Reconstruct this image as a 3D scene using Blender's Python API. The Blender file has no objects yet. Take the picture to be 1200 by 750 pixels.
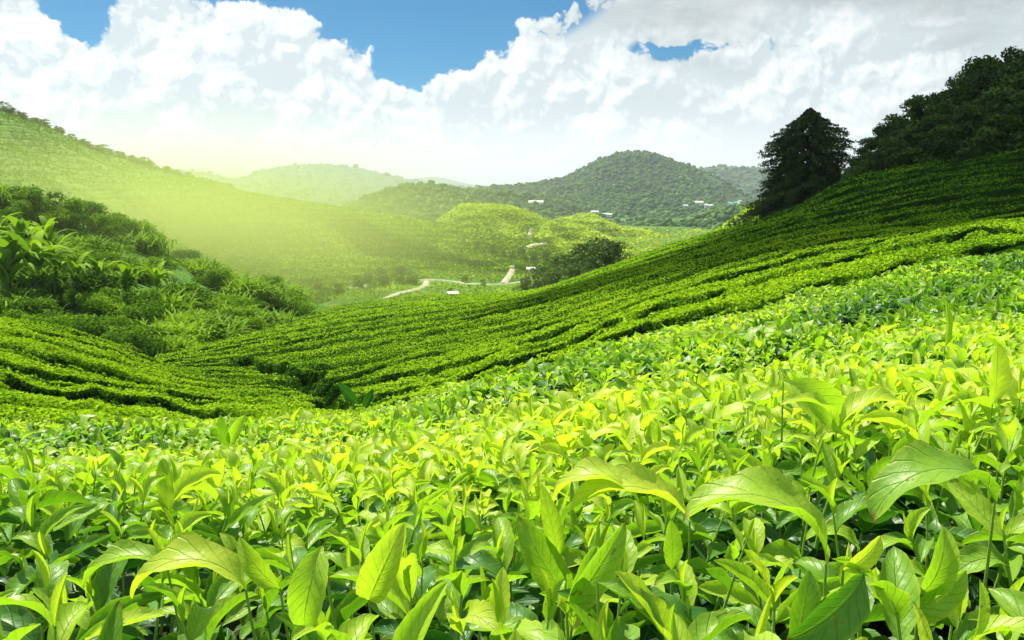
import bpy, math, random
import numpy as np
from mathutils import Vector, Matrix, Euler
from mathutils.bvhtree import BVHTree

S = bpy.context.scene
COL = S.collection
rng = np.random.default_rng(11)
random.seed(5)
R = math.radians

# ------------------------------------------------------------------ camera
F = 942.0
CAM = np.array([0.0, 0.0, 1.5])
PITCH = math.atan(150 / F)
cd = bpy.data.cameras.new('camera')
cd.sensor_width = 36; cd.lens = 36 * F / 1200; cd.clip_start = 0.02; cd.clip_end = 60000
cam = bpy.data.objects.new('camera', cd); COL.objects.link(cam)
cam.location = CAM; cam.rotation_euler = (math.pi / 2 - PITCH, 0, 0)
S.camera = cam

# ------------------------------------------------------------------ light
SUN_EL, SUN_AZ = 55.0, -32.0        # azimuth from +Y, negative = left of view
sd = bpy.data.lights.new('sun', 'SUN'); sd.energy = 5.0; sd.angle = R(0.5); sd.color = (1.0, 0.95, 0.84)
sun = bpy.data.objects.new('sun', sd); COL.objects.link(sun)
to_sun = Vector((math.sin(R(SUN_AZ)) * math.cos(R(SUN_EL)), math.cos(R(SUN_AZ)) * math.cos(R(SUN_EL)), math.sin(R(SUN_EL))))
sun.rotation_euler = to_sun.to_track_quat('Z', 'Y').to_euler()
S.view_settings.view_transform = 'Standard'; S.view_settings.look = 'None'
S.view_settings.exposure = 0.85; S.view_settings.gamma = 1.0; S.view_settings.use_curve_mapping = False
S.cycles.volume_bounces = 0
S.cycles.max_bounces = 8; S.cycles.transparent_max_bounces = 8
S.cycles.transmission_bounces = 6; S.cycles.diffuse_bounces = 3; S.cycles.glossy_bounces = 2

class NT:
    """tiny node-graph helper"""
    def __init__(s, tree):
        s.t = tree; s.n = tree.nodes; s.l = tree.links
    def new(s, kind, **kw):
        n = s.n.new(kind)
        for k, v in kw.items(): setattr(n, k, v)
        return n
    def put(s, sock, v):
        if hasattr(v, 'is_output'): s.l.new(v, sock)
        elif v is not None: sock.default_value = v
    def m(s, op, a, b=None, c=None, clamp=False):
        n = s.new('ShaderNodeMath', operation=op, use_clamp=clamp)
        s.put(n.inputs[0], a)
        if b is not None: s.put(n.inputs[1], b)
        if c is not None: s.put(n.inputs[2], c)
        return n.outputs[0]
    def v(s, op, a, b=None, sc=None):
        n = s.new('ShaderNodeVectorMath', operation=op)
        s.put(n.inputs[0], a)
        if b is not None: s.put(n.inputs[1], b)
        if sc is not None: s.put(n.inputs[3], sc)
        return n.outputs[0]
    def mix(s, f, a, b, kind='RGBA', blend='MIX'):
        n = s.new('ShaderNodeMix', data_type=kind, blend_type=blend)
        s.put(n.inputs[0], f)
        i = 6 if kind == 'RGBA' else 2
        s.put(n.inputs[i], a); s.put(n.inputs[i + 1], b)
        return n.outputs[2 if kind == 'RGBA' else 0]
    def sm(s, x, a, b):
        n = s.new('ShaderNodeMapRange', interpolation_type='SMOOTHSTEP')
        s.put(n.inputs[0], x); s.put(n.inputs[1], a); s.put(n.inputs[2], b)
        n.inputs[3].default_value = 0; n.inputs[4].default_value = 1
        return n.outputs[0]
    def noise(s, vec, scale, detail=4, rough=0.55, dist=0.0):
        n = s.new('ShaderNodeTexNoise')
        s.put(n.inputs['Vector'], vec); s.put(n.inputs['Scale'], scale)
        n.inputs['Detail'].default_value = detail; n.inputs['Roughness'].default_value = rough
        n.inputs['Distortion'].default_value = dist
        return n.outputs[0]
    def ramp(s, f, stops):
        n = s.new('ShaderNodeValToRGB'); e = n.color_ramp.elements
        while len(e) < len(stops): e.new(0.5)
        for el, (p, c) in zip(e, stops):
            el.position = p; el.color = (*c, 1)
        s.put(n.inputs[0], f)
        return n.outputs[0]
    def comb(s, x, y, z):
        n = s.new('ShaderNodeCombineXYZ')
        s.put(n.inputs[0], x); s.put(n.inputs[1], y); s.put(n.inputs[2], z)
        return n.outputs[0]
    def sep(s, v):
        n = s.new('ShaderNodeSeparateXYZ'); s.put(n.inputs[0], v); return n.outputs

# ------------------------------------------------------------------ sky with cumulus
W = bpy.data.worlds.new('World'); S.world = W; W.use_nodes = True
W.node_tree.nodes.clear()
W.cycles.sampling_method = 'MANUAL'; W.cycles.sample_map_resolution = 256
g = NT(W.node_tree)
sky = g.new('ShaderNodeTexSky', sky_type='NISHITA', sun_disc=False)
sky.sun_elevation = R(SUN_EL); sky.sun_rotation = R(SUN_AZ); sky.altitude = 1500; sky.air_density = 1.0; sky.dust_density = 0.3; sky.ozone_density = 3.0
tc = g.new('ShaderNodeTexCoord')
X, Y, Z = g.sep(tc.outputs['Generated'])[:3]
az = g.m('MULTIPLY', g.m('ARCTAN2', X, Y), 10.0)               # tenths of a radian round the horizon
el = g.m('MULTIPLY', g.m('ARCSINE', Z), 10.0)
P2 = g.comb(az, el, 0)
def hole(a, e, ra, re, off_=1.0):                                         # gap in the cloud deck, centred at azimuth a, elevation e
    dx = g.m('DIVIDE', g.m('SUBTRACT', az, a), ra); dy = g.m('DIVIDE', g.m('SUBTRACT', el, e), re)
    d = g.m('SQRT', g.m('ADD', g.m('MULTIPLY', dx, dx), g.m('MULTIPLY', dy, dy)))
    return g.m('SUBTRACT', off_, d)
holes = [(-1.30, 2.60, 1.55, 0.66), (-0.9, 2.2, 0.95, 0.50), (-1.25, 1.62, 0.32, 0.30), (-0.65, 2.4, .75, .45), (-3.4, 2.5, 0.85, 0.26), (-4.75, 2.2, 0.25, 0.42), (2.2, 1.64, 0.85, 0.22, .26), (0.1, 2.35, .5, .32), (-2.9, 2.4, .5, .3),
         (-2.5, 3.6, 2.6, .9), (5.5, 3.9, 1.6, .6), (-9, 4.0, 2.4, 1.3), (10, 3.0, 3.0, 1.1), (17, 5.0, 4, 2), (-17, 3, 3, 1.4), (27, 3, 4, 1.2), (1, 8, 5, 1.6)]
field = None
for h in holes:
    x = hole(*h); field = x if field is None else g.m('MAXIMUM', field, x)
def billow(vec):
    a = g.noise(vec, 0.9, 3, 0.5)
    vo = g.new('ShaderNodeTexVoronoi', feature='SMOOTH_F1'); g.put(vo.inputs['Vector'], g.v('ADD', vec, g.v('SCALE', g.comb(g.noise(vec, 3, 2), g.noise(g.v('ADD', vec, (5, 3, 1)), 3, 2), 0), sc=0.35)))
    vo.inputs['Scale'].default_value = 1.5; vo.inputs['Smoothness'].default_value = 0.5
    vo.inputs['Detail'].default_value = 4.0; vo.inputs['Roughness'].default_value = 0.5; vo.inputs['Lacunarity'].default_value = 2.3
    return g.m('ADD', g.m('MULTIPLY', a, 0.9), g.m('MULTIPLY', g.m('SUBTRACT', 1.0, vo.outputs['Distance']), 0.55))
b0 = billow(P2)
b1 = billow(g.v('ADD', P2, (-0.05, 0.09, 0)))
fine = g.noise(P2, 9.0, 5, 0.6)
edge = g.m('ADD', g.m('MULTIPLY', g.m('SUBTRACT', b0, 0.66), 2.3), g.m('MULTIPLY', g.m('SUBTRACT', fine, 0.5), 0.6))
edge = g.m('MAXIMUM', g.m('MINIMUM', edge, 0.9), -0.8)
blue = g.sm(g.m('SUBTRACT', field, edge), 0.0, 0.20)
relief = g.m('MULTIPLY', g.m('SUBTRACT', b0, b1), 3.6)
shade = g.m('ADD', g.m('ADD', 0.50, relief), g.m('MULTIPLY', g.m('SUBTRACT', b0, 0.8), 0.9), clamp=True)
soft = g.sm(el, 0.0, 1.1)                                        # detail dissolves in the milky air near the horizon
shade = g.mix(soft, 0.72, shade, 'FLOAT')
cloud = g.ramp(shade, [(0.0, (0.63, 0.72, 0.76)), (0.30, (0.80, 0.865, 0.89)), (0.58, (0.93, 0.96, 0.965)), (1.0, (1.03, 1.03, 1.02))])
strat = g.m('MULTIPLY', g.sm(az, -0.2, 1.6), g.sm(g.m('ADD', el, g.m('MULTIPLY', g.m('SUBTRACT', g.noise(g.v('MULTIPLY', P2, (0.45, 1.3, 1)), 1.6, 4), 0.5), 2.4)), 1.15, 2.5))
scol = g.ramp(g.noise(g.v('MULTIPLY', P2, (0.6, 1.8, 1)), 1.4, 4), [(0.3, (0.33, 0.39, 0.41)), (0.7, (0.62, 0.68, 0.70))])
cloud = g.mix(strat, cloud, scol)
lowglow = g.sm(el, 0.7, -0.1)
cloud = g.mix(g.m('MULTIPLY', lowglow, 0.8), cloud, (0.93, 0.99, 0.99, 1))
skyc = g.mix(1.0, g.v('SCALE', sky.outputs[0], sc=1.0), (0.03, 0.64, 0.88, 1), blend='MULTIPLY')
CL = 0.60
bgs = g.new('ShaderNodeBackground'); g.put(bgs.inputs[0], skyc); bgs.inputs[1].default_value = 0.052
bgc = g.new('ShaderNodeBackground'); g.put(bgc.inputs[0], cloud); bgc.inputs[1].default_value = CL
mx = g.new('ShaderNodeMixShader'); g.put(mx.inputs[0], blue); g.l.new(bgc.outputs[0], mx.inputs[1]); g.l.new(bgs.outputs[0], mx.inputs[2])
wo = g.new('ShaderNodeOutputWorld'); g.l.new(mx.outputs[0], wo.inputs[0])

# ------------------------------------------------------------------ numeric helpers
def P(px, py, d):
    """world point seen at photo pixel (1200x750) with forward distance d"""
    px, py, d = np.broadcast_arrays(np.asarray(px, float), np.asarray(py, float), np.asarray(d, float))
    x = (px - 600) / F; y = -(py - 375) / F
    dx = x; dy = math.cos(PITCH) + y * math.sin(PITCH); dz = -math.sin(PITCH) + y * math.cos(PITCH)
    k = d / dy
    return np.stack([dx * k, d + 0 * k, CAM[2] + dz * k], -1)
def proj(p):
    q = p - CAM
    dep = q[..., 1] * math.cos(PITCH) - q[..., 2] * math.sin(PITCH)
    up = q[..., 1] * math.sin(PITCH) + q[..., 2] * math.cos(PITCH)
    dep = np.maximum(dep, 1e-3)
    return np.stack([600 + F * q[..., 0] / dep, 375 - F * up / dep, dep], -1)
def herm(xs, ys, q):
    xs = np.asarray(xs, float); ys = np.asarray(ys, float)
    s = np.diff(ys) / np.diff(xs)
    m = np.zeros_like(ys); m[0] = s[0]; m[-1] = s[-1]
    for i in range(1, len(xs) - 1):
        m[i] = 0 if s[i - 1] * s[i] <= 0 else 2 * s[i - 1] * s[i] / (s[i - 1] + s[i])
    q = np.clip(q, xs[0], xs[-1]); i = np.clip(np.searchsorted(xs, q, side='right') - 1, 0, len(xs) - 2)
    h = xs[i + 1] - xs[i]; t = (q - xs[i]) / h
    return ((2*t**3 - 3*t**2 + 1) * ys[i] + (t**3 - 2*t**2 + t) * h * m[i] + (-2*t**3 + 3*t**2) * ys[i+1] + (t**3 - t**2) * h * m[i+1])
def hsh(i, j, k, seed):
    n = (i.astype(np.int64) * 73856093) ^ (j.astype(np.int64) * 19349663) ^ (k.astype(np.int64) * 83492791) ^ (seed * 2654435761)
    n = (n ^ (n >> 13)) * 1274126177 & 0x7fffffff
    n = (n ^ (n >> 15)) * 668265263 & 0x7fffffff
    return (n & 0xffff) / 65535.0
def vnoise(p, seed=0):
    p = np.asarray(p, float)
    i = np.floor(p).astype(np.int64); f = p - i; f = f * f * (3 - 2 * f)
    r = 0
    for a in (0, 1):
        for b in (0, 1):
            for c in (0, 1):
                w = (f[..., 0] if a else 1 - f[..., 0]) * (f[..., 1] if b else 1 - f[..., 1]) * (f[..., 2] if c else 1 - f[..., 2])
                r = r + w * hsh(i[..., 0] + a, i[..., 1] + b, i[..., 2] + c, seed)
    return r * 2 - 1
def fbm(p, scale, octv=4, seed=0):
    r = 0; a = 1.0; t = 0; p = np.asarray(p, float) / scale
    for o in range(octv):
        r = r + a * vnoise(p, seed + o); t += a; a *= 0.5; p = p * 2.03 + 11.3
    return r / t

def tube(path, radii, k=7):
    path = np.asarray(path, float); n = len(path); V = []
    for i in range(n):
        d = path[min(i + 1, n - 1)] - path[max(i - 1, 0)]; d /= np.linalg.norm(d) + 1e-9
        a = np.cross(d, [0.3, 0.9, 0.1]); a /= np.linalg.norm(a) + 1e-9; b = np.cross(d, a)
        th = np.arange(k) * 2 * np.pi / k
        V.append(path[i] + radii[i] * (np.cos(th)[:, None] * a + np.sin(th)[:, None] * b))
    q = [[i * k + j, i * k + (j + 1) % k, (i + 1) * k + (j + 1) % k, (i + 1) * k + j] for i in range(n - 1) for j in range(k)]
    return np.concatenate(V), np.array(q)
class Sheet:
    """a hillside lofted through profile curves; each curve is a list of (px, py, forward distance)"""
    def __init__(s, curves): s.c = curves; s.K = len(curves)
    def __call__(s, px, v):
        px, v = np.broadcast_arrays(np.asarray(px, float), np.asarray(v, float))
        C = []
        for c in s.c:
            a = np.array(c, float)
            C.append(P(px, herm(a[:, 0], a[:, 1], px), np.exp(herm(a[:, 0], np.log(a[:, 2]), px))))
        C = np.stack(C, 0)
        v = np.clip(v, 0, s.K - 1 - 1e-6); i = np.floor(v).astype(int); t = (v - i)[..., None]
        g_ = lambda k: np.take_along_axis(C, np.clip(k, 0, s.K - 1)[None, ..., None].repeat(3, -1), 0)[0]
        p0, p1, p2, p3 = g_(i - 1), g_(i), g_(i + 1), g_(i + 2)
        p0 = np.where((i == 0)[..., None], 2 * p1 - p2, p0)
        p3 = np.where((i == s.K - 2)[..., None], 2 * p2 - p1, p3)
        # centripetal-ish: limit tangents by segment lengths
        l0 = np.linalg.norm(p1 - p0, axis=-1, keepdims=True) + 1e-6; l1 = np.linalg.norm(p2 - p1, axis=-1, keepdims=True) + 1e-6; l2 = np.linalg.norm(p3 - p2, axis=-1, keepdims=True) + 1e-6
        m1 = ((p1 - p0) / l0 * l1 + (p2 - p1) / l1 * l0) / (l0 + l1) * l1
        m2 = ((p2 - p1) / l1 * l2 + (p3 - p2) / l2 * l1) / (l1 + l2) * l1
        return (2*t**3 - 3*t**2 + 1) * p1 + (t**3 - 2*t**2 + t) * m1 + (-2*t**3 + 3*t**2) * p2 + (t**3 - t**2) * m2
    def grid(s, pxs, vs): return s(*np.meshgrid(pxs, vs, indexing='ij'))

def quads(nu, nv, off=0):
    i, j = np.meshgrid(np.arange(nu - 1), np.arange(nv - 1), indexing='ij')
    a = (i * nv + j).ravel() + off
    return np.stack([a, a + nv, a + nv + 1, a + 1], 1)

def mesh(name, verts, faces, mats=(), attrs=None, smooth=True, midx=None):
    """verts (N,3); faces: array (M,k) or list of such arrays"""
    if isinstance(faces, np.ndarray): faces = [faces]
    faces = [f for f in faces if len(f)]
    me = bpy.data.meshes.new(name)
    verts = np.ascontiguousarray(verts, np.float32)
    me.vertices.add(len(verts)); me.vertices.foreach_set('co', verts.ravel())
    nl = sum(f.size for f in faces); nf = sum(len(f) for f in faces)
    me.loops.add(nl); me.loops.foreach_set('vertex_index', np.concatenate([f.ravel() for f in faces]).astype(np.int32))
    tot = np.concatenate([np.full(len(f), f.shape[1]) for f in faces]); st = np.concatenate([[0], np.cumsum(tot)[:-1]])
    me.polygons.add(nf); me.polygons.foreach_set('loop_start', st.astype(np.int32)); me.polygons.foreach_set('loop_total', tot.astype(np.int32))
    me.polygons.foreach_set('use_smooth', np.full(nf, smooth))
    for m in mats: me.materials.append(m)
    if midx is not None: me.polygons.foreach_set('material_index', midx.astype(np.int32))
    for k, a in (attrs or {}).items():
        a = np.asarray(a, np.float32)
        if a.ndim == 1:
            at = me.attributes.new(k, 'FLOAT', 'POINT'); at.data.foreach_set('value', a)
        else:
            at = me.attributes.new(k, 'FLOAT_VECTOR', 'POINT'); at.data.foreach_set('vector', a.ravel())
    me.update(calc_edges=True)
    return me
def link(name, data, parent=None, label=None, cat=None, group=None, kind=None, loc=None):
    o = bpy.data.objects.new(name, data); COL.objects.link(o)
    if parent: o.parent = parent
    if loc is not None: o.location = loc
    for k, v in (('label', label), ('category', cat), ('group', group), ('kind', kind)):
        if v: o[k] = v
    return o
TERR = []
def terrain(name, V, nu, nv, mat, smooth=True):
    q = quads(nu, nv)
    me = mesh(name, V.reshape(-1, 3), q, [mat], smooth=smooth)
    o = link(name, me, kind='structure')
    TERR.append((V.reshape(-1, 3), q))
    return o
def ordinal(n):
    w = 'zeroth first second third fourth fifth sixth seventh eighth ninth tenth eleventh twelfth thirteenth fourteenth fifteenth sixteenth seventeenth eighteenth nineteenth twentieth'.split()
    if n <= 20: return w[n]
    if n > 99: return 'one hundred and ' + ordinal(n - 100) if n > 100 else 'one hundredth'
    t = {90: 'ninety', 20: 'twenty', 30: 'thirty', 40: 'forty', 50: 'fifty', 60: 'sixty', 70: 'seventy', 80: 'eighty'}
    if n % 10 == 0: return t[n][:-1] + 'ieth'
    return t[n // 10 * 10] + '-' + w[n % 10]

# ------------------------------------------------------------------ materials
def new_mat(name):
    m = bpy.data.materials.new(name); m.use_nodes = True; m.node_tree.nodes.clear()
    return m, NT(m.node_tree)
def attr(g, name, vec=False):
    n = g.new('ShaderNodeAttribute', attribute_name=name); return n.outputs['Vector'] if vec else n.outputs['Fac']
def finish(g, shader): o = g.new('ShaderNodeOutputMaterial'); g.l.new(shader, o.inputs[0])
def bump(g, h, strength, dist):
    n = g.new('ShaderNodeBump'); n.inputs['Strength'].default_value = strength; n.inputs['Distance'].default_value = dist
    g.put(n.inputs['Height'], h); return n.outputs[0]
def principled(g, col, rough=0.6, spec=0.3, normal=None):
    n = g.new('ShaderNodeBsdfPrincipled'); g.put(n.inputs['Base Color'], col); g.put(n.inputs['Roughness'], rough)
    n.inputs['Specular IOR Level'].default_value = spec
    if normal is not None: g.put(n.inputs['Normal'], normal)
    return n.outputs[0]
def leafy(g, col, tcol, rough, spec, fac, normal=None):
    p = principled(g, col, rough, spec, normal)
    t = g.new('ShaderNodeBsdfTranslucent'); g.put(t.inputs[0], tcol)
    if normal is not None: g.put(t.inputs[1], normal)
    mx = g.new('ShaderNodeMixShader'); g.put(mx.inputs[0], fac); g.l.new(p, mx.inputs[1]); g.l.new(t.outputs[0], mx.inputs[2])
    finish(g, mx.outputs[0])

def tea_leaf_material():
    m, g = new_mat('tea_leaf')
    oi = g.new('ShaderNodeObjectInfo')
    rnd = g.m('FRACT', g.m('ADD', attr(g, 'rnd'), oi.outputs['Random']))
    lv = attr(g, 'lv', True); s, t, _ = g.sep(lv)[:3]
    at = g.m('ABSOLUTE', t)
    age = g.m('ADD', attr(g, 'age'), g.m('MULTIPLY', g.m('SUBTRACT', rnd, 0.5), 0.22), clamp=True)
    pos = g.new('ShaderNodeNewGeometry').outputs['Position']
    mott = g.noise(pos, 55, 3, 0.6)
    age = g.m('ADD', age, g.m('MULTIPLY', g.m('SUBTRACT', mott, 0.5), 0.22), clamp=True)
    col = g.ramp(age, [(0.0, (0.58, 0.66, 0.06)), (0.22, (0.37, 0.55, 0.035)), (0.5, (0.13, 0.30, 0.018)), (0.78, (0.03, 0.14, 0.016)), (1.0, (0.010, 0.055, 0.014))])
    # lateral veins curve from the midrib towards the tip
    ph = g.m('SUBTRACT', g.m('MULTIPLY', s, 8.0), g.m('MULTIPLY', g.m('POWER', at, 0.8), 2.1))
    ph = g.m('ADD', ph, g.m('MULTIPLY', mott, 0.35))
    vein = g.sm(g.m('ABSOLUTE', g.m('SUBTRACT', g.m('FRACT', ph), 0.5)), 0.10, 0.0)
    rib = g.sm(at, 0.085, 0.02)
    vv = g.m('MAXIMUM', g.m('MULTIPLY', vein, 0.35), rib)
    hi = g.mix(1.0, col, (1.45, 1.25, 1.5, 1), blend='MULTIPLY')
    hi = g.mix(0.5, hi, (0.30, 0.42, 0.10, 1))
    col = g.mix(g.m('MULTIPLY', vv, 0.5), col, hi)
    edgef = g.m('MULTIPLY', g.sm(at, 0.82, 1.0), g.m('SUBTRACT', 1.0, age))
    col = g.mix(g.m('MULTIPLY', edgef, 0.55), col, (0.52, 0.56, 0.06, 1))
    # scorched specks and a browned tip here and there
    sp = g.m('MULTIPLY', g.sm(g.noise(pos, 130, 2), 0.66, 0.72), g.sm(rnd, 0.45, 0.8))
    col = g.mix(g.m('MULTIPLY', sp, 0.7), col, (0.20, 0.12, 0.03, 1))
    tip = g.m('MULTIPLY', g.sm(g.m('ADD', s, g.m('MULTIPLY', mott, 0.1)), 0.97, 1.05), g.sm(rnd, 0.55, 0.75))
    col = g.mix(tip, col, (0.16, 0.08, 0.025, 1))
    hgt = g.m('ADD', g.m('ADD', g.m('MULTIPLY', vein, -0.6), g.m('MULTIPLY', rib, -1.2)), g.m('MULTIPLY', g.noise(pos, 120, 3), 0.9))
    nrm = bump(g, hgt, 0.55, 0.0020)
    tcol = g.mix(1.0, col, (1.08, 1.32, 0.4, 1), blend='MULTIPLY')
    leafy(g, col, tcol, g.m('ADD', 0.34, g.m('MULTIPLY', mott, 0.22)), 0.42, g.m('SUBTRACT', 0.5, g.m('MULTIPLY', age, 0.3)), nrm)
    return m
def stem_material():
    m, g = new_mat('tea_stem')
    pos = g.new('ShaderNodeNewGeometry').outputs['Position']
    z = g.sep(g.new('ShaderNodeTexCoord').outputs['Object'])[2]
    c = g.mix(g.sm(z, -0.12, 0.02), (0.09, 0.08, 0.03, 1), (0.28, 0.48, 0.06, 1))
    c = g.mix(g.noise(pos, 90, 3), c, (0.18, 0.30, 0.05, 1))
    finish(g, principled(g, c, 0.6, 0.3, bump(g, g.noise(pos, 300, 2), 0.3, 0.001)))
    return m
def foliage_material(name, c0, c1, c2, trans=0.3, nscale=0.6, rough=0.55, spec=0.25):
    """small leaf faces: colour by the age attribute (leaf age; on tea rows also painted shade) and a little clump variety"""
    m, g = new_mat(name)
    age = attr(g, 'age'); pos = g.new('ShaderNodeNewGeometry').outputs['Position']
    n = g.noise(pos, nscale, 3)
    age = g.m('ADD', age, g.m('MULTIPLY', g.m('SUBTRACT', n, 0.5), 0.6), clamp=True)
    col = g.ramp(age, [(0.0, c0), (0.5, c1), (1.0, c2)])
    tcol = g.mix(1.0, col, (1.3, 1.3, 0.6, 1), blend='MULTIPLY')
    leafy(g, col, tcol, rough, spec, trans)
    return m
def hedge_material():
    m, g = new_mat('hedge_body')
    pos = g.new('ShaderNodeNewGeometry').outputs['Position']
    n = g.noise(pos, 9, 5, 0.7); n2 = g.noise(pos, 0.35, 3); n3 = g.noise(pos, 45, 3, 0.7)
    col = g.ramp(g.m('ADD', g.m('MULTIPLY', n, 0.6), g.m('MULTIPLY', n3, 0.4)), [(0.35, (0.008, 0.030, 0.004)), (0.55, (0.035, 0.110, 0.008)), (0.72, (0.10, 0.22, 0.014))])
    col = g.mix(g.sm(n2, 0.35, 0.7), col, g.mix(1.0, col, (0.75, 0.72, 0.9, 1), blend='MULTIPLY'))
    h = g.m('ADD', n, n3)
    finish(g, principled(g, col, 0.9, 0.0, bump(g, h, 1.0, 0.12)))
    return m
def soil_material(name='soil', c=(0.03, 0.022, 0.012), c2=(0.012, 0.02, 0.006), sc=3):
    m, g = new_mat(name)
    pos = g.new('ShaderNodeNewGeometry').outputs['Position']
    n = g.noise(pos, sc, 5, 0.65)
    finish(g, principled(g, g.mix(g.sm(n, 0.4, 0.6), (*c, 1), (*c2, 1)), 0.9, 0.1, bump(g, n, 0.8, 0.05)))
    return m
def plantation_material(name, dark, mid, light, row=1.5, rough_scale=0.05, gap=(0.02, 0.05, 0.01), tilt=0.0, soilpatch=0.0):
    """far tea slopes: contour planted rows as height bands, broken by patchy growth"""
    m, g = new_mat(name)
    pos = g.new('ShaderNodeNewGeometry').outputs['Position']
    x, y, z = g.sep(pos)[:3]
    big = g.noise(pos, rough_scale, 4, 0.55); med = g.noise(pos, rough_scale * 7, 4, 0.6); fin = g.noise(pos, rough_scale * 45, 4, 0.7)
    zz = g.m('ADD', g.m('ADD', z, g.m('MULTIPLY', x, tilt)), g.m('MULTIPLY', g.m('SUBTRACT', med, 0.5), row * 1.1))
    ph = g.m('FRACT', g.m('DIVIDE', zz, row))
    lane = g.m('MULTIPLY', g.sm(g.m('ABSOLUTE', g.m('SUBTRACT', ph, 0.5)), 0.30, 0.48), g.sm(fin, 0.25, 0.6))
    k = g.m('ADD', g.m('ADD', g.m('MULTIPLY', big, 0.7), g.m('MULTIPLY', med, 0.35)), g.m('MULTIPLY', g.m('SUBTRACT', fin, 0.5), 0.7))
    col = g.ramp(k, [(0.30, dark), (0.52, mid), (0.72, light)])
    col = g.mix(g.m('MULTIPLY', lane, 0.5), col, (*gap, 1))  # lanes between rows: soil and row shade painted as one dark colour
    if soilpatch:
        col = g.mix(g.m('MULTIPLY', g.sm(g.noise(pos, rough_scale * 2.5, 3), 0.66, 0.72), soilpatch), col, (0.30, 0.20, 0.09, 1))
    h = g.m('ADD', g.m('MULTIPLY', lane, -0.6), g.m('MULTIPLY', fin, 1.1))
    finish(g, principled(g, col, 0.8, 0.1, bump(g, h, 0.9, row * 0.5)))
    return m
def canopy_ground(name, a, b, sc):
    m, g = new_mat(name)
    pos = g.new('ShaderNodeNewGeometry').outputs['Position']
    n = g.noise(pos, sc, 5, 0.7)
    finish(g, principled(g, g.mix(g.sm(n, 0.35, 0.65), (*a, 1), (*b, 1)), 0.85, 0.1, bump(g, n, 1.0, 1.5)))
    return m

M_LEAF = tea_leaf_material(); M_STEM = stem_material(); M_SOIL = soil_material()
M_HEDGE = hedge_material()
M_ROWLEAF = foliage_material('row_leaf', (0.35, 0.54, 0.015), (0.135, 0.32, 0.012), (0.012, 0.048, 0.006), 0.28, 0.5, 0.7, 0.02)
M_BANKLEAF = foliage_material('thicket_leaf', (0.26, 0.42, 0.02), (0.11, 0.24, 0.013), (0.03, 0.09, 0.008), 0.35, 0.12, 0.7, 0.05)
M_DARKLEAF = foliage_material('dark_leaf', (0.085, 0.18, 0.014), (0.036, 0.09, 0.009), (0.012, 0.032, 0.005), 0.15, 0.35)
M_NEEDLE = foliage_material('needle', (0.070, 0.14, 0.020), (0.030, 0.07, 0.012), (0.006, 0.016, 0.006), 0.12, 0.5)
M_FOREST = foliage_material('forest_canopy', (0.11, 0.21, 0.018), (0.05, 0.125, 0.012), (0.018, 0.06, 0.008), 0.0, 0.02, 0.8, 0.1)
M_LEFTHILL = plantation_material('left_hill_tea', (0.035, 0.10, 0.008), (0.075, 0.19, 0.012), (0.17, 0.33, 0.018), 1.5, 0.02, (0.04, 0.10, 0.01), 0.02, 0.25)
M_SUNLIT = plantation_material('sunlit_tea', (0.13, 0.26, 0.012), (0.28, 0.42, 0.016), (0.42, 0.52, 0.022), 3.0, 0.012, (0.06, 0.13, 0.01), -0.05, 0.4)  # sunlight on these hills painted in as a paler tea colour
M_VALLEY = plantation_material('valley_tea', (0.035, 0.09, 0.010), (0.07, 0.16, 0.012), (0.14, 0.26, 0.016), 1.6, 0.02, (0.02, 0.05, 0.01), 0.0, 0.0)
M_FGROUND = canopy_ground('forest_floor', (0.015, 0.04, 0.010), (0.05, 0.095, 0.018), 0.05)
M_BARK = soil_material('bark', (0.10, 0.085, 0.06), (0.05, 0.045, 0.03), 6)
M_ROAD = soil_material('track_dust', (0.46, 0.42, 0.31), (0.30, 0.29, 0.18), 0.6)
def plain(name, c, r=0.7):
    m, g = new_mat(name)
    pos = g.new('ShaderNodeNewGeometry').outputs['Position']
    n = g.noise(pos, 1.2, 3)
    finish(g, principled(g, g.mix(n, (*c, 1), tuple(x * 0.8 for x in c) + (1,)), r, 0.2)); return m

# ------------------------------------------------------------------ terrain
A = lambda pxs, pys, ds: list(zip(pxs, pys, ds))
# broad valley floor out to the horizon
GX = np.concatenate([np.linspace(-4000, -600, 18), np.linspace(-500, 1700, 90), np.linspace(1800, 5200, 18)])
gd = np.array([60, 100, 140, 180, 230, 300, 400, 550, 800, 1200, 2000, 4000, 9000, 20000, 45000.])
gz = np.array([-24, -22.5, -21, -22.5, -25, -27.5, -29, -30.5, -33, -36, -42, -50, -60, -80, -120.])
dd = np.exp(np.linspace(math.log(60), math.log(45000), 120))
Gg = P(GX[:, None], 300.0, dd[None, :])
Gg[..., 2] = herm(np.log(gd), gz, np.log(dd))[None, :] + fbm(Gg * [1, 1, 0], 60, 3, 5) * np.clip(dd / 100, 0, 2.0)[None, :] * 1.2 + CAM[2]
terrain('valley_floor', Gg, len(GX), len(dd), M_VALLEY)
nb = np.zeros((30, 30, 3)); xs = np.linspace(-420, 420, 30); ys = np.linspace(-400, 66, 30)
nb[..., 0], nb[..., 1] = np.meshgrid(xs, ys, indexing='ij'); nb[..., 2] = -22.6
terrain('ground', nb, 30, 30, M_VALLEY)

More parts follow.
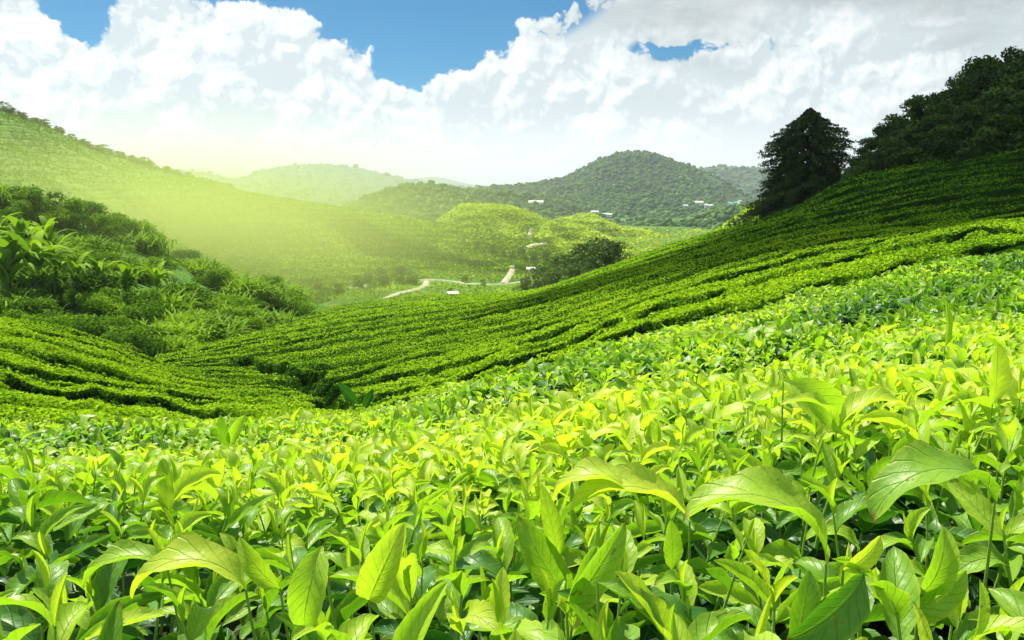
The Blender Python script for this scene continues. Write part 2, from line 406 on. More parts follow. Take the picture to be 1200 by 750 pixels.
FG = Sheet([
    A([-500, 0, 300, 600, 900, 1200, 1700], [1500, 1450, 1400, 1350, 1300, 1250, 1200], [.12] * 7),
    A([-500, 0, 300, 600, 900, 1200, 1700], [960, 950, 940, 930, 900, 880, 860], [.36] * 7),
    A([-500, 0, 300, 600, 900, 1200, 1700], [740, 742, 742, 735, 708, 690, 660], [.6] * 7),
    A([-500, 0, 300, 600, 900, 1200, 1700], [625, 622, 617, 600, 560, 530, 495], [1.0] * 7),
    A([-500, 0, 300, 600, 900, 1200, 1700], [545, 548, 545, 515, 462, 430, 395], [1.7] * 7),
    A([-500, 0, 300, 600, 900, 1200, 1700], [516, 519, 513, 467, 412, 378, 345], [2.6] * 7),
    A([-500, 0, 300, 600, 900, 1200, 1700], [503, 505, 499, 443, 381, 345, 312], [4.0] * 7),
    A([-500, 0, 300, 600, 900, 1200, 1700], [490, 493, 487, 429, 360, 316, 286], [6.5] * 7),
    A([-500, 0, 300, 600, 900, 1200, 1700], [486, 489, 483, 422, 346, 294, 262], [8.5, 8.5, 8.5, 9.5, 10.5, 11, 11]),
    A([-500, 0, 300, 600, 900, 1200, 1700], [510, 512, 505, 432, 348, 286, 252], [11, 11, 11, 11.5, 13, 15, 15]),
    A([-500, 0, 300, 600, 900, 1200, 1700], [620, 620, 600, 520, 410, 330, 290], [13, 13, 13, 13.5, 15.5, 17, 17])])
fpx = np.linspace(-500, 1700, 110); fv = np.linspace(0, FG.K - 1, 120)
Vf = FG.grid(fpx, fv)
near = np.linalg.norm(Vf[..., :2], axis=-1)
Vf = Vf - np.array([0, 0, 1.0]) * (0.16 + 0.05 * fbm(Vf, 0.15, 3, 9) + np.clip(near - 1.2, 0, 5) * 0.085)[..., None]
terrain('foreground_slope', Vf, 110, 120, M_SOIL)
# hillside under and behind the viewer
hb = np.zeros((24, 16, 3)); hx = np.linspace(-14, 14, 24); hy = np.linspace(-14, 0.25, 16)
hb[..., 0], hb[..., 1] = np.meshgrid(hx, hy, indexing='ij'); hb[..., 2] = 0.92 + hb[..., 0] * 0.09
hb[..., 2] += fbm(hb, 2.0, 3, 3) * 0.05
terrain('slope_behind', hb, 24, 16, M_SOIL)

L = Sheet([
    A([-700, -300, 0, 200, 400, 470], [560, 530, 515, 512, 505, 500], [11, 12, 13, 14, 16, 16]),
    A([-700, -300, 0, 100, 200, 300, 400, 470], [500, 480, 455, 468, 478, 482, 480, 474], [13, 15, 16, 17, 18, 19, 21, 21]),
    A([-700, -300, 0, 80, 160, 240, 320, 400, 470], [430, 415, 408, 425, 446, 460, 465, 462, 455], [15, 18, 20, 21, 22, 23, 25, 27, 27]),
    A([-700, -300, 0, 60, 120, 170, 230, 300, 400, 470], [365, 368, 382, 392, 409, 427, 446, 451, 445, 436], [17, 22, 24, 25, 26, 27.5, 28.5, 29.5, 31, 31]),
    A([-700, -300, 0, 60, 130, 180, 230, 300, 400, 470], [335, 345, 371, 381, 402, 422, 435, 438, 430, 422], [20, 25, 27.5, 28.5, 30, 32, 33, 33.5, 34, 34]),
    A([-700, -300, 0, 60, 130, 180, 230, 300, 400, 470], [400, 400, 412, 420, 432, 436, 432, 428, 423, 415], [32, 40, 42, 41, 40, 39, 38, 37.5, 37, 36])])
K2 = A([180, 300, 385, 500, 620, 740, 860, 1000, 1100, 1250, 1600], [434, 437, 431, 410, 380, 345, 308, 274, 262, 243, 205], [34, 34, 32.5, 30, 30, 31, 33, 36, 38, 38, 38])
M1 = Sheet([
    A([360, 480, 600, 700, 800, 900, 1000, 1100, 1250, 1600], [540, 500, 470, 440, 412, 380, 355, 335, 310, 270], [15, 13.5, 12.5, 12.5, 13, 14, 15, 16.5, 17.5, 18.5]),
    A([360, 450, 560, 700, 800, 900, 960, 1100, 1250, 1600], [492, 466, 441, 394, 360, 330, 314, 287, 262, 220], [24, 20, 17.5, 17.5, 18.5, 20, 21, 22, 23, 25]), K2])
M2 = Sheet([K2,
    A([180, 300, 400, 500, 620, 720, 820, 920, 1020, 1120, 1250, 1600], [424, 404, 386, 371, 350, 322, 292, 262, 236, 216, 198, 150], [39, 45, 50, 53, 55, 55, 54, 52, 48, 46, 44, 42]),
    A([180, 300, 400, 500, 620, 700, 780, 860, 920, 1000, 1100, 1250, 1600], [414, 387, 368, 354, 342, 319, 291, 268, 249, 207, 187, 162, 100], [52, 66, 88, 102, 106, 96, 86, 78, 72, 64, 58, 54, 50]),
    A([180, 300, 400, 500, 620, 700, 780, 860, 920, 1000, 1100, 1250, 1600], [400, 372, 357, 346, 345, 345, 335, 320, 305, 270, 240, 210, 150], [75, 105, 140, 155, 150, 140, 125, 115, 110, 105, 100, 95, 90])])

M_SLEAF = M_ROWLEAF
class Leaves:
    """accumulates folded two-face leaves, later one mesh"""
    def __init__(s): s.v = []; s.a = []; s.n = 0
    def add(s, pos, nrm, size, age, up=0.55, asp=0.42, fold=0.25):
        n = len(pos)
        if not n: return
        size = np.broadcast_to(size, (n,)); 
        nn = nrm + rng.normal(0, up, (n, 3)); nn /= np.linalg.norm(nn, axis=1, keepdims=True) + 1e-9
        t = rng.normal(0, 1, (n, 3)); t -= (t * nn).sum(1, keepdims=True) * nn; t /= np.linalg.norm(t, axis=1, keepdims=True) + 1e-9
        b = np.cross(nn, t)
        sz = size[:, None]
        q = np.stack([pos - t * sz * .5, pos + b * sz * asp + nn * sz * fold, pos + t * sz * .55 - nn * sz * 0.12, pos - b * sz * asp + nn * sz * fold], 1)
        s.v.append(q.reshape(-1, 3)); s.a.append(np.repeat(np.broadcast_to(age, (n,)), 4)); s.n += n
    def get(s, off=0):
        if not s.n: return np.zeros((0, 3)), np.zeros((0, 3), int), np.zeros(0)
        v = np.concatenate(s.v); i = np.arange(s.n)[:, None] * 4 + off
        return v, np.concatenate([i + [0, 1, 2], i + [0, 2, 3]]), np.concatenate(s.a)

GUL = P([296, 330, 358, 376, 384, 388], [420, 431, 440, 452, 466, 482], [38, 34.6, 31.5, 28.5, 25.2, 21.5])
def gully(B):
    q = B[..., :2]; best = np.full(q.shape[:-1], 9.0)
    for a, b in zip(GUL[:-1, :2], GUL[1:, :2]):
        t = np.clip(((q - a) @ (b - a)) / ((b - a) @ (b - a)), 0, 1)
        best = np.minimum(best, np.linalg.norm(q - a - t[..., None] * (b - a), axis=-1))
    return np.clip(1 - best / 0.6, 0, 1) ** .6 * 0.75
def rows(sheet, pr, splits, depth, group, labelf, shadebias=0.0, dens=1.0, wander=0.42, nv=25, hid=()):
    """hedge rows that follow the sheet's profile curves, each one a thing; splits = rows per sheet section"""
    bounds = np.concatenate([np.linspace(k, k + 1, n, endpoint=False) for k, n in enumerate(splits)] + [[len(splits)]])
    nu = int((pr[1] - pr[0]) / 4)
    pxs = np.linspace(pr[0], pr[1], nu)
    nb_ = len(bounds) - 1
    def edge(i):
        w = bounds[min(i + 1, nb_)] - bounds[max(i - 1, 0)]
        p = np.stack([pxs / 60.0, np.full(nu, i * 7.3), np.zeros(nu)], 1)
        o = fbm(p, 1.0, 3, 21) * w * 0.5 * wander * 1.6
        return bounds[i] + (o if 0 < i < nb_ else 0 * o)
    cnt = 0
    for i in range(nb_):
        e0, e1 = edge(i), edge(i + 1)
        c = np.linspace(0, 1, nv)
        vv = e0[:, None] + (e1 - e0)[:, None] * c
        pg = np.broadcast_to(pxs[:, None], vv.shape)
        B = sheet(pg, vv)
        wdt = np.linalg.norm(B[:, -1] - B[:, 0], axis=1)
        dep = np.minimum(depth, 0.6 * wdt)
        q0 = fbm(np.stack([pxs / 35.0, np.full(nu, i * 3.1), np.zeros(nu)], 1), 1, 3, 31)
        q1 = fbm(np.stack([pxs / 35.0, np.full(nu, (i + 1) * 3.1), np.zeros(nu)], 1), 1, 3, 31)
        g0 = np.clip(0.70 + 1.3 * q0, 0.08, 1.15); g1 = np.clip(0.70 + 1.3 * q1, 0.08, 1.15)
        prof0 = np.clip(1 - c / 0.26, 0, 1) ** 1.2; prof1 = np.clip(1 - (1 - c) / 0.12, 0, 1) ** 1.3
        nsub = max(2, int(round(np.median(wdt) / 1.6))); subg = np.clip(1 - np.abs(((c * nsub) % 1.0) - 0.5) / 0.16, 0, 1)
        q2 = fbm(B, 5.0, 2, 47)
        sink = dep[:, None] * (g0[:, None] * prof0 + g1[:, None] * prof1 + 0.30 * np.clip(0.6 + 1.6 * q2, 0, 1) * subg[None, :] * (c > .2) * (c < .9))
        lump = fbm(B, 1.3, 3, 41) * 0.13 * np.minimum(1, wdt)[:, None] + fbm(B, 0.35, 2, 43) * 0.05
        sink = sink + gully(B + fbm(B, 2.0, 2, 49)[..., None] * [.6, .6, 0])
        B[..., 2] += lump - sink
        # foliage over it
        pj = proj(B)
        a = pj[:-1, :-1, :2]; b = pj[1:, :-1, :2]; d_ = pj[:-1, 1:, :2]
        ar = np.abs((b - a)[..., 0] * (d_ - a)[..., 1] - (b - a)[..., 1] * (d_ - a)[..., 0]).ravel()
        vis = ((pj[:-1, :-1, 0] > -120) & (pj[:-1, :-1, 0] < 1320)).ravel()
        lv = Leaves()
        if i not in hid:
            dist = pj[:-1, :-1, 2].ravel()
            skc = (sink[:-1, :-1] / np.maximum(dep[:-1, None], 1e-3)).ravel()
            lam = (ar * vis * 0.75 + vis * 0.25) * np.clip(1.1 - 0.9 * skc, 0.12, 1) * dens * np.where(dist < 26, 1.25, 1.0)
            kk = rng.poisson(np.minimum(lam, 60)); cell = np.repeat(np.arange(len(kk)), kk)
            ci, cj = cell // (nv - 1), cell % (nv - 1)
            s_, t_ = rng.random(len(cell)), rng.random(len(cell))
            pt = (B[ci, cj] * ((1 - s_) * (1 - t_))[:, None] + B[ci + 1, cj] * (s_ * (1 - t_))[:, None] + B[ci, cj + 1] * ((1 - s_) * t_)[:, None] + B[ci + 1, cj + 1] * (s_ * t_)[:, None])
            nm = np.cross(B[ci + 1, cj] - B[ci, cj], B[ci, cj + 1] - B[ci, cj]); nm /= np.linalg.norm(nm, axis=1, keepdims=True) + 1e-9
            nm[nm[:, 2] < 0] *= -1
            dd_ = proj(pt)[:, 2]
            size = np.maximum(0.07, dd_ * 2.1 / F) * rng.uniform(0.6, 1.35, len(pt))
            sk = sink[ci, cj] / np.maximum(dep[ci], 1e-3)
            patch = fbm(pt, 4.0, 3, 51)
            mature = np.clip((pt[:, 0] - 12) / 25, 0, 1) * np.clip((pt[:, 1] - 26) / 15, 0, 1)  # cloud shade on the upper right slope, painted as darker leaf colour
            age = np.clip(0.12 + shadebias + 1.6 * sk + 0.72 * mature + 0.40 * patch + rng.normal(0, 0.20, len(pt)), 0, 1)  # sink term paints the shade in the row gaps
            age = np.clip(age + 1.3 * np.clip(0.80 - nm[:, 2], 0, 1), 0, 1)  # steep hedge faces darkened, their shade put into leaf colour
            pt = pt + nm * (size * rng.uniform(0.0, 0.8, len(pt)))[:, None]
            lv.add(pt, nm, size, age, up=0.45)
        body = B.reshape(-1, 3)
        # skirt so that the row stands on the slope
        lvv, lf, la = lv.get(len(body))
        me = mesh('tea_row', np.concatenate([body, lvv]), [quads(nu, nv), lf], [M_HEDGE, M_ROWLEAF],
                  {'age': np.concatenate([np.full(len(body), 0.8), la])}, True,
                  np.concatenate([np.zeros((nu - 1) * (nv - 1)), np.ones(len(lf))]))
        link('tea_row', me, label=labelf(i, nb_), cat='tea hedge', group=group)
        cnt += lv.n
    print('rows', nb_, 'leaves', cnt)
def under(name, sheet, pr, drop, nu=120, nv=60):
    V = sheet.grid(np.linspace(pr[0], pr[1], nu), np.linspace(0, sheet.K - 1, nv))
    V[..., 2] -= drop; terrain(name, V, nu, nv, M_SOIL)
under('mound_slope', L, (-700, 470), 2.8); under('hillside', M1, (360, 1600), 2.8); under('upper_hillside', M2, (180, 1600), 2.8)
rows(L, (-500, 465), [1, 2, 2, 2, 1, 1], 1.5, 'contour rows of tea on the left mound',
     lambda i, n: f'{ordinal(i + 1)} curving tea row up from the foreground bushes on the left mound')
rows(M1, (362, 1500), [2, 3], 2.1, 'tea rows on the near right slope',
     lambda i, n: f'{ordinal(i + 1)} long tea row above the foreground leaves on the right slope', hid=(0,))
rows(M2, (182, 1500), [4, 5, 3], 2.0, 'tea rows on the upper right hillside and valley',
     lambda i, n: f'{ordinal(n - i)} tea row down from the far edge of the right hillside and valley', shadebias=0.08)

LH = Sheet([
    A([-900, -400, 0, 100, 200, 260, 330, 400, 450, 520, 600, 650, 760], [500, 455, 435, 435, 430, 408, 388, 376, 362, 348, 342, 340, 345], [35, 42, 44, 44, 46, 56, 78, 112, 150, 175, 190, 200, 220]),
    A([-900, -400, 0, 100, 200, 260, 330, 400, 450, 520, 600, 650, 760], [330, 340, 345, 352, 368, 376, 364, 352, 340, 328, 328, 328, 338], [48, 60, 62, 62, 64, 75, 100, 140, 185, 210, 215, 225, 240]),
    A([-900, -400, 0, 60, 150, 250, 330, 400, 450, 520, 600, 650, 760], [150, 215, 262, 275, 300, 325, 338, 328, 318, 311, 316, 320, 332], [70, 85, 88, 92, 105, 125, 150, 185, 210, 235, 235, 245, 258]),
    A([-900, -400, 0, 150, 300, 400, 450, 520, 600, 650, 760], [40, 130, 200, 240, 282, 292, 298, 298, 303, 309, 325], [110, 140, 150, 170, 210, 240, 260, 275, 280, 290, 290]),
    A([-900, -400, 0, 60, 130, 200, 240, 300, 360, 420, 460, 520, 580, 640, 760], [-60, 40, 132, 152, 181, 202, 209, 223, 236, 246, 250, 261, 272, 287, 315], [160, 200, 220, 235, 250, 270, 290, 310, 330, 340, 345, 345, 340, 330, 320]),
    A([-900, -400, 0, 200, 300, 420, 520, 640, 760], [100, 150, 210, 260, 270, 290, 300, 320, 335], [260, 310, 330, 380, 410, 440, 440, 410, 380])])
nu, nv = 260, 170
V = LH.grid(np.linspace(-900, 760, nu), np.linspace(0, 5, nv))
amp = np.clip((np.linspace(0, 5, nv) - 0.5) / 1.5, 0, 1) * (1 - 0.75 * np.exp(-((np.linspace(0, 5, nv) - 4) / 0.35) ** 2))
sp = fbm(V, 55, 4, 71)
V[..., 2] += (sp * 9.0 - np.abs(fbm(V, 34, 3, 75)) * 9.0 + 1.5) * amp[None, :]
terrain('left_hill', V, nu, nv, M_LEFTHILL)

def hill(name, crest, foot, mat, rise=0.5, back=1.35, rough=0.012, nu=160, nv=60, backdrop=60, seed=1, ridge=0.0, sc=0.10):
    """a hill from its crest line (px, py, distance); foot = (py, distance factor)"""
    c = np.array(crest, float)
    f_ = [(a, foot[0], d * foot[1]) for a, b, d in crest]
    m_ = [(a, foot[0] + (b - foot[0]) * rise, d * (foot[1] + 1) / 2) for a, b, d in crest]
    b_ = [(a, 225 + (max(b, 225) - 225) + backdrop, d * back) for a, b, d in crest]
    sh = Sheet([f_, m_, crest, b_])
    V = sh.grid(np.linspace(c[0, 0], c[-1, 0], nu), np.linspace(0, 3, nv))
    D = c[:, 2].mean(); v = np.linspace(0, 3, nv)
    a = np.clip(v / 0.7, 0, 1) * (1 - 0.8 * np.exp(-((v - 2) / 0.3) ** 2))
    n = fbm(V, D * sc, 4, seed)
    V[..., 2] += (n * D * rough - ridge * D * np.abs(fbm(V, D * sc * 0.8, 3, seed + 9))) * a[None, :]
    terrain(name, V, nu, nv, mat)
    return V
T1 = hill('bright_tea_hill', [(470, 285, 470), (500, 266, 465), (520, 250, 460), (545, 239, 460), (590, 241, 465), (625, 247, 470), (650, 258, 465), (690, 268, 455), (730, 282, 440), (770, 298, 430)], (318, 0.72), M_SUNLIT, 0.42, 1.3, 0.012, seed=3, ridge=0.055)
T2 = hill('second_tea_hill', [(600, 268, 640), (640, 258, 630), (662, 254, 620), (690, 250, 610), (715, 258, 600), (740, 264, 600), (765, 268, 590), (782, 276, 580), (797, 288, 570), (815, 305, 560)], (305, 0.72), M_SUNLIT, 0.42, 1.25, 0.010, seed=13, ridge=0.05)
T3 = hill('near_spur', [(760, 320, 190), (800, 300, 185), (826, 282, 180), (850, 268, 176), (880, 248, 172), (920, 235, 168), (1000, 225, 165)], (345, 0.85), M_SUNLIT, 0.5, 1.3, 0.008, seed=23)
VG = hill('wooded_foothill', [(640, 272, 900), (700, 262, 900), (760, 258, 880), (800, 262, 850), (840, 250, 820), (880, 240, 800), (960, 238, 790), (1100, 235, 780)], (292, 0.75), M_FGROUND, 0.5, 1.3, 0.02, seed=33, ridge=0.015)
VM = hill('forest_hill', [(340, 262, 1050), (400, 246, 1050), (440, 226, 1060), (480, 216, 1080), (510, 217, 1100), (550, 224, 1120), (600, 226, 1150), (660, 232, 1200), (720, 250, 1200)], (272, 0.7), M_FGROUND, 0.5, 1.3, 0.015, seed=43, ridge=0.012)
VC = hill('central_mountain', [(400, 240, 1900), (480, 225, 1850), (560, 219, 1800), (620, 214, 1750), (660, 207, 1700), (690, 193, 1680), (715, 182, 1660), (738, 177, 1650), (760, 179, 1650), (785, 188, 1650), (810, 197, 1650), (840, 208, 1600), (870, 226, 1500), (900, 238, 1400), (960, 250, 1350)], (262, 0.62), M_FGROUND, 0.45, 1.4, 0.010, nu=220, nv=90, seed=53, ridge=0.022)
VR = hill('right_ridge', [(740, 225, 2900), (800, 204, 2850), (825, 196, 2800), (850, 194, 2800), (890, 197, 2750), (960, 200, 2700), (1100, 190, 2700), (1400, 200, 2700)], (245, 0.7), M_FGROUND, 0.5, 1.3, 0.012, seed=63, ridge=0.015)
VB = hill('far_mountain', [(-300, 180, 5200), (0, 195, 5200), (150, 200, 5200), (230, 203, 5200), (278, 210, 5200), (310, 199, 5300), (345, 195, 5400), (385, 194, 5500), (425, 200, 5500), (470, 210, 5500), (520, 219, 5500), (600, 226, 5500), (700, 222, 5500)], (235, 0.6), M_FGROUND, 0.5, 1.3, 0.006, nu=260, seed=73, ridge=0.010, sc=0.06)
hill('farthest_mountain', [(380, 222, 9000), (440, 215, 9000), (480, 211, 9000), (508, 208, 9000), (530, 212, 9000), (560, 219, 9000), (640, 224, 9000)], (232, 0.7), M_FGROUND, 0.5, 1.3, 0.005, seed=83, sc=0.06)

# look-up of the ground seen through a photo pixel
tv, tf, off = [], [], 0
for v_, q_ in TERR:
    tv.append(v_); tf.append(q_ + off); off += len(v_)
BVH = BVHTree.FromPolygons([tuple(x) for x in np.concatenate(tv)], [tuple(int(y) for y in x) for x in np.concatenate(tf)])
ROADS = [([(440, 354), (452, 350), (466, 344), (480, 341), (492, 338), (499, 334), (500, 329)], 1.3),
    ([(492, 329), (505, 328.5), (520, 329), (535, 330.5), (545, 333), (560, 333), (575, 334), (592, 333), (603, 332), (612, 330), (622, 328)], 1.0),
    ([(590, 332), (594, 327), (598, 321), (601, 316), (600, 312)], 1.5),
    ([(410, 338), (425, 336), (432, 334)], 1.0),
    ([(617, 290), (624, 287), (632, 286), (640, 285)], 1.6),
    ([(619, 279), (621, 273), (623, 268)], 1.2)]
def near_road(px, py):
    for pts_, w_ in ROADS:
        for (x0, y0), (x1, y1) in zip(pts_[:-1], pts_[1:]):
            t = max(0, min(1, ((px - x0) * (x1 - x0) + (py - y0) * (y1 - y0)) / ((x1 - x0) ** 2 + (y1 - y0) ** 2)))
            if math.hypot(px - x0 - t * (x1 - x0), (py - y0 - t * (y1 - y0)) * 1.5) < 4: return True
    return False
def ray(px, py):
    d = P(px, py, 1.0) - CAM
    h = BVH.ray_cast(Vector(CAM), Vector(d), 60000)
    return np.array(h[0]) if h[0] else None
def ground(x, y):
    h = BVH.ray_cast(Vector((x, y, 900)), Vector((0, 0, -1)))
    return h[0].z if h[0] else 0.0

# ------------------------------------------------------------------ tea leaves and shoots
def leaf_template(ns, nt, arch, fold, wid, wav=0.0, serr=0.0, twist=0.0, roll=0.0):
    """unit-length leaf from the origin along +Y, upper face +Z; returns verts, quads, (s,t) per vertex"""
    s = np.linspace(0, 1, ns + 1); t = np.linspace(-1, 1, 2 * nt + 1)
    ang = 0.25 * arch - arch * s * 1.25
    ds = 1.0 / ns
    y = np.concatenate([[0], np.cumsum(np.cos(ang[:-1]) * ds)]); z = np.concatenate([[0], np.cumsum(np.sin(ang[:-1]) * ds)])
    w = 1.12 * wid * np.clip(np.sin(np.pi * np.clip((s - 0.05) / 0.95, 0, 1) ** 0.90), 0, 1) ** 0.66 * (1 - 0.16 * s)
    w = np.maximum(w, 0.012); w[-1] = 0.002
    V = np.zeros((ns + 1, 2 * nt + 1, 3)); ST = np.zeros_like(V)
    for j, tt in enumerate(t):
        ww = w * (1 + (serr * ((np.arange(ns + 1) % 2) - 0.5) if abs(tt) == 1 else 0))
        f = fold * (abs(tt)) ** 1.15
        up = np.sin(f + roll * tt * tt) * ww * abs(tt)
        ripple = wav * wid * abs(tt) ** 2 * np.sin(s * 17 + tt * 2.0 + fold * 9) * np.sin(np.pi * s)
        sx = np.cos(f) * ww * tt
        h = up + ripple
        V[:, j, 0] = sx + twist * s * h
        V[:, j, 1] = y - np.sin(ang) * h
        V[:, j, 2] = z + np.cos(ang) * h + twist * s * s * tt * ww
        ST[:, j, 0] = s; ST[:, j, 1] = tt
    return V.reshape(-1, 3), quads(ns + 1, 2 * nt + 1)[:, ::-1], ST.reshape(-1, 3)
def basis(az_, el_, roll_):
    """rows: x side, y along the leaf, z upper face (N,3,3 as columns)"""
    ca, sa, ce, se = np.cos(az_), np.sin(az_), np.cos(el_), np.sin(el_)
    y = np.stack([sa * ce, ca * ce, se], -1); z = np.stack([-sa * se, -ca * se, ce], -1); x = np.cross(y, z)
    cr, sr = np.cos(roll_)[..., None], np.sin(roll_)[..., None]
    return np.stack([x * cr + z * sr, y, z * cr - x * sr], -1)
def stamp(tpl, pos, B, scale):
    v, q, st = tpl; n = len(pos)
    out = np.einsum('nij,vj->nvi', B, v) * np.asarray(scale)[:, None, None] + pos[:, None, :]
    qq = (q[None] + (np.arange(n) * len(v))[:, None, None]).reshape(-1, q.shape[1])
    return out.reshape(-1, 3), qq, np.tile(st, (n, 1))

def fsurf(px, d):
    """foreground canopy height seen in photo column px at forward distance d (inverts the sheet)"""
    raise NotImplementedError
# canopy look-up: height over x,y from a dense sampling of the sheet
_g = FG.grid(np.linspace(-500, 1700, 221), np.linspace(0, FG.K - 1, 241))
_q = quads(221, 241)
FBVH = BVHTree.FromPolygons([tuple(x) for x in _g.reshape(-1, 3)], [tuple(int(y) for y in x) for x in _q])
def canopy(x, y):
    h = FBVH.ray_cast(Vector((x, y, 50)), Vector((0, 0, -1)))
    return (h[0].z, np.array(h[1])) if h[0] else (None, None)

def scatter_sites(d0, d1, dens, margin=160):
    """sites on the foreground canopy between forward distances"""
    w0 = (-600 - margin) / F; w1 = (600 + margin) / F
    area = (w1 - w0) * (d1 * d1 - d0 * d0) / 2 * 1.1
    n = int(area * dens)
    d = np.sqrt(rng.uniform(d0 * d0, d1 * d1, n)); x = rng.uniform(w0, w1, n) * d * 1.08
    out = []
    for a, b in zip(x, d):
        z, nn = canopy(a, b)
        if z is not None: out.append((a, b, z))
    out = np.array(out); q = out * [1, 1, 0]
    out[:, 2] += fbm(q, 0.33, 2, 95) * .045 + fbm(q, 1.1, 2, 96) * np.clip(out[:, 1] * .05, 0, .20) - np.clip((out[:, 1] - 1.2) * .055, 0, .26)
    return out
def poisson_filter(p, r):
    """keeps sites at least r apart (grid hashing)"""
    cell = {}; keep = []
    for i, (x, y, z) in enumerate(p):
        k = (int(math.floor(x / r)), int(math.floor(y / r)))
        ok = True
        for a in (-1, 0, 1):
            for b in (-1, 0, 1):
                for j in cell.get((k[0] + a, k[1] + b), ()):
                    if (p[j][0] - x) ** 2 + (p[j][1] - y) ** 2 < r * r: ok = False; break
        if ok: cell.setdefault(k, []).append(i); keep.append(i)
    return p[keep]

NL = 8
AGES = np.array([0.02, 0.06, 0.14, 0.24, 0.38, 0.60, 0.80, 0.92])
def shoot_params(n):
    """leaf tables for n shoots: per leaf height fraction, azimuth, elevation, roll, length, age"""
    k = np.arange(NL)[None, :]
    a0 = rng.uniform(0, 2 * np.pi, (n, 1))
    azm = a0 + k * 2.4 + rng.normal(0, 0.35, (n, NL))
    base = np.array([80, 60, 42, 28, 18, 8, 2, -4.])[None]
    elv = np.radians(base + rng.normal(0, 13, (n, NL)))
    rol = rng.normal(0, 0.30, (n, NL))
    ln = np.array([.040, .058, .074, .083, .086, .088, .086, .080])[None] * 0.92 * rng.uniform(0.72, 1.28, (n, NL)) * rng.uniform(0.85, 1.15, (n, 1))
    hf = 1 - np.array([0, .06, .20, .36, .52, .68, .84, .98])[None] + rng.normal(0, 0.02, (n, NL))
    age = np.clip(AGES[None] * rng.uniform(0.7, 1.25, (n, 1)) + rng.normal(0, 0.06, (n, NL)), 0, 1)
    return hf, azm, elv, rol, ln, age
def leaf_tone(p):
    """leaf tone over the bushes: random patches, darker nearest, far right and round one left spot"""
    p = np.asarray(p, float); x, y = p[..., 0], p[..., 1]
    f = fbm(p, 0.5, 3, 91) * 0.28
    f = f + 0.30 * np.clip((1.25 - y) / 0.7, 0, 1) + 0.16 * np.clip(x / 0.6, 0, 1) * np.clip((1.3 - y) / 0.6, 0, 1)
    f = f + (0.34 + .55 * fbm(p, 1.5, 2, 93)) * np.clip((y - 2.8) / 2.6, 0, 1) * np.clip((x + 1.5) / 2.5, 0, 1)
    return f + 0.35 * np.exp(-(((x + 2.6) / 1.0) ** 2 + ((y - 4.4) / 1.3) ** 2))

HI = [leaf_template(15, 3, *a) for a in [(0.9, 0.62, .185, .12, .06, .1), (1.6, 0.45, .195, .14, .06, -.15), (0.5, 0.85, .165, .09, .05, .2), (2.0, 0.38, .19, .16, .06, .0), (1.2, 0.70, .205, .10, .05, -.1), (0.3, 0.5, .18, .14, .05, .25)]]
BUD = leaf_template(8, 2, 0.25, 1.25, .13, .02, 0, .3)
MID = [leaf_template(5, 1, *a) for a in [(0.9, 0.55, .20), (1.5, 0.40, .215), (0.5, 0.75, .18), (1.9, 0.30, .21), (0.3, 0.4, .2)]]
LOW = [leaf_template(2, 1, *a) for a in [(1.0, 0.5, .25), (1.7, 0.3, .26), (0.5, 0.7, .24)]]
for T_ in LOW: pass

# --- the nearest shoots, one thing each
AGEC = [0.05, 0.15, 0.28, 0.42, 0.60, 0.80]
LEAFM = {}
for ti, tp in enumerate(HI):
    for ai, ag in enumerate(AGEC):
        LEAFM[ti, ai] = mesh('leaf', tp[0], tp[1], [M_LEAF], {'age': np.full(len(tp[0]), ag), 'lv': tp[2], 'rnd': np.zeros(len(tp[0]))})
BUDM = [mesh('bud', BUD[0], BUD[1], [M_LEAF], {'age': np.full(len(BUD[0]), ag), 'lv': BUD[2], 'rnd': np.zeros(len(BUD[0]))}) for ag in (0.0, 0.12)]
def stem_mesh(h, bend, r=0.0017, n=6, k=5):
    z = np.linspace(0, 1, n + 1); pts = np.stack([bend[0] * z * z, bend[1] * z * z, z * h], 1)
    a = np.arange(k) * 2 * np.pi / k
    V = pts[:, None, :] + np.stack([np.cos(a), np.sin(a), 0 * a], 1)[None] * (r * (1.35 - 0.75 * z))[:, None, None]
    q = []
    for i in range(n):
        for j in range(k): q.append([i * k + j, i * k + (j + 1) % k, (i + 1) * k + (j + 1) % k, (i + 1) * k + j])
    me = mesh('stem', V.reshape(-1, 3), np.array(q), [M_STEM]); return me
STEMS = [(h, b, stem_mesh(h, b)) for h in (0.10, 0.13, 0.16) for b in ((0.012, 0.0), (-0.01, 0.008))]

near = scatter_sites(0.30, 1.62, 1300, 260)
near = poisson_filter(near, 0.054)
pj = proj(near)
# 300 that show largest, inside the frame
inside = (pj[:, 0] > -40) & (pj[:, 0] < 1240) & (pj[:, 1] < 830) & (pj[:, 1] > 300)
order = np.argsort(np.where(inside, pj[:, 2], 1e6))
objs = order[:min(276, inside.sum())]; rest = np.setdiff1d(np.arange(len(near)), objs)
print('near sites', len(near), 'objects', len(objs))

def hero_rotation(B): return Matrix(B.tolist()).to_quaternion()
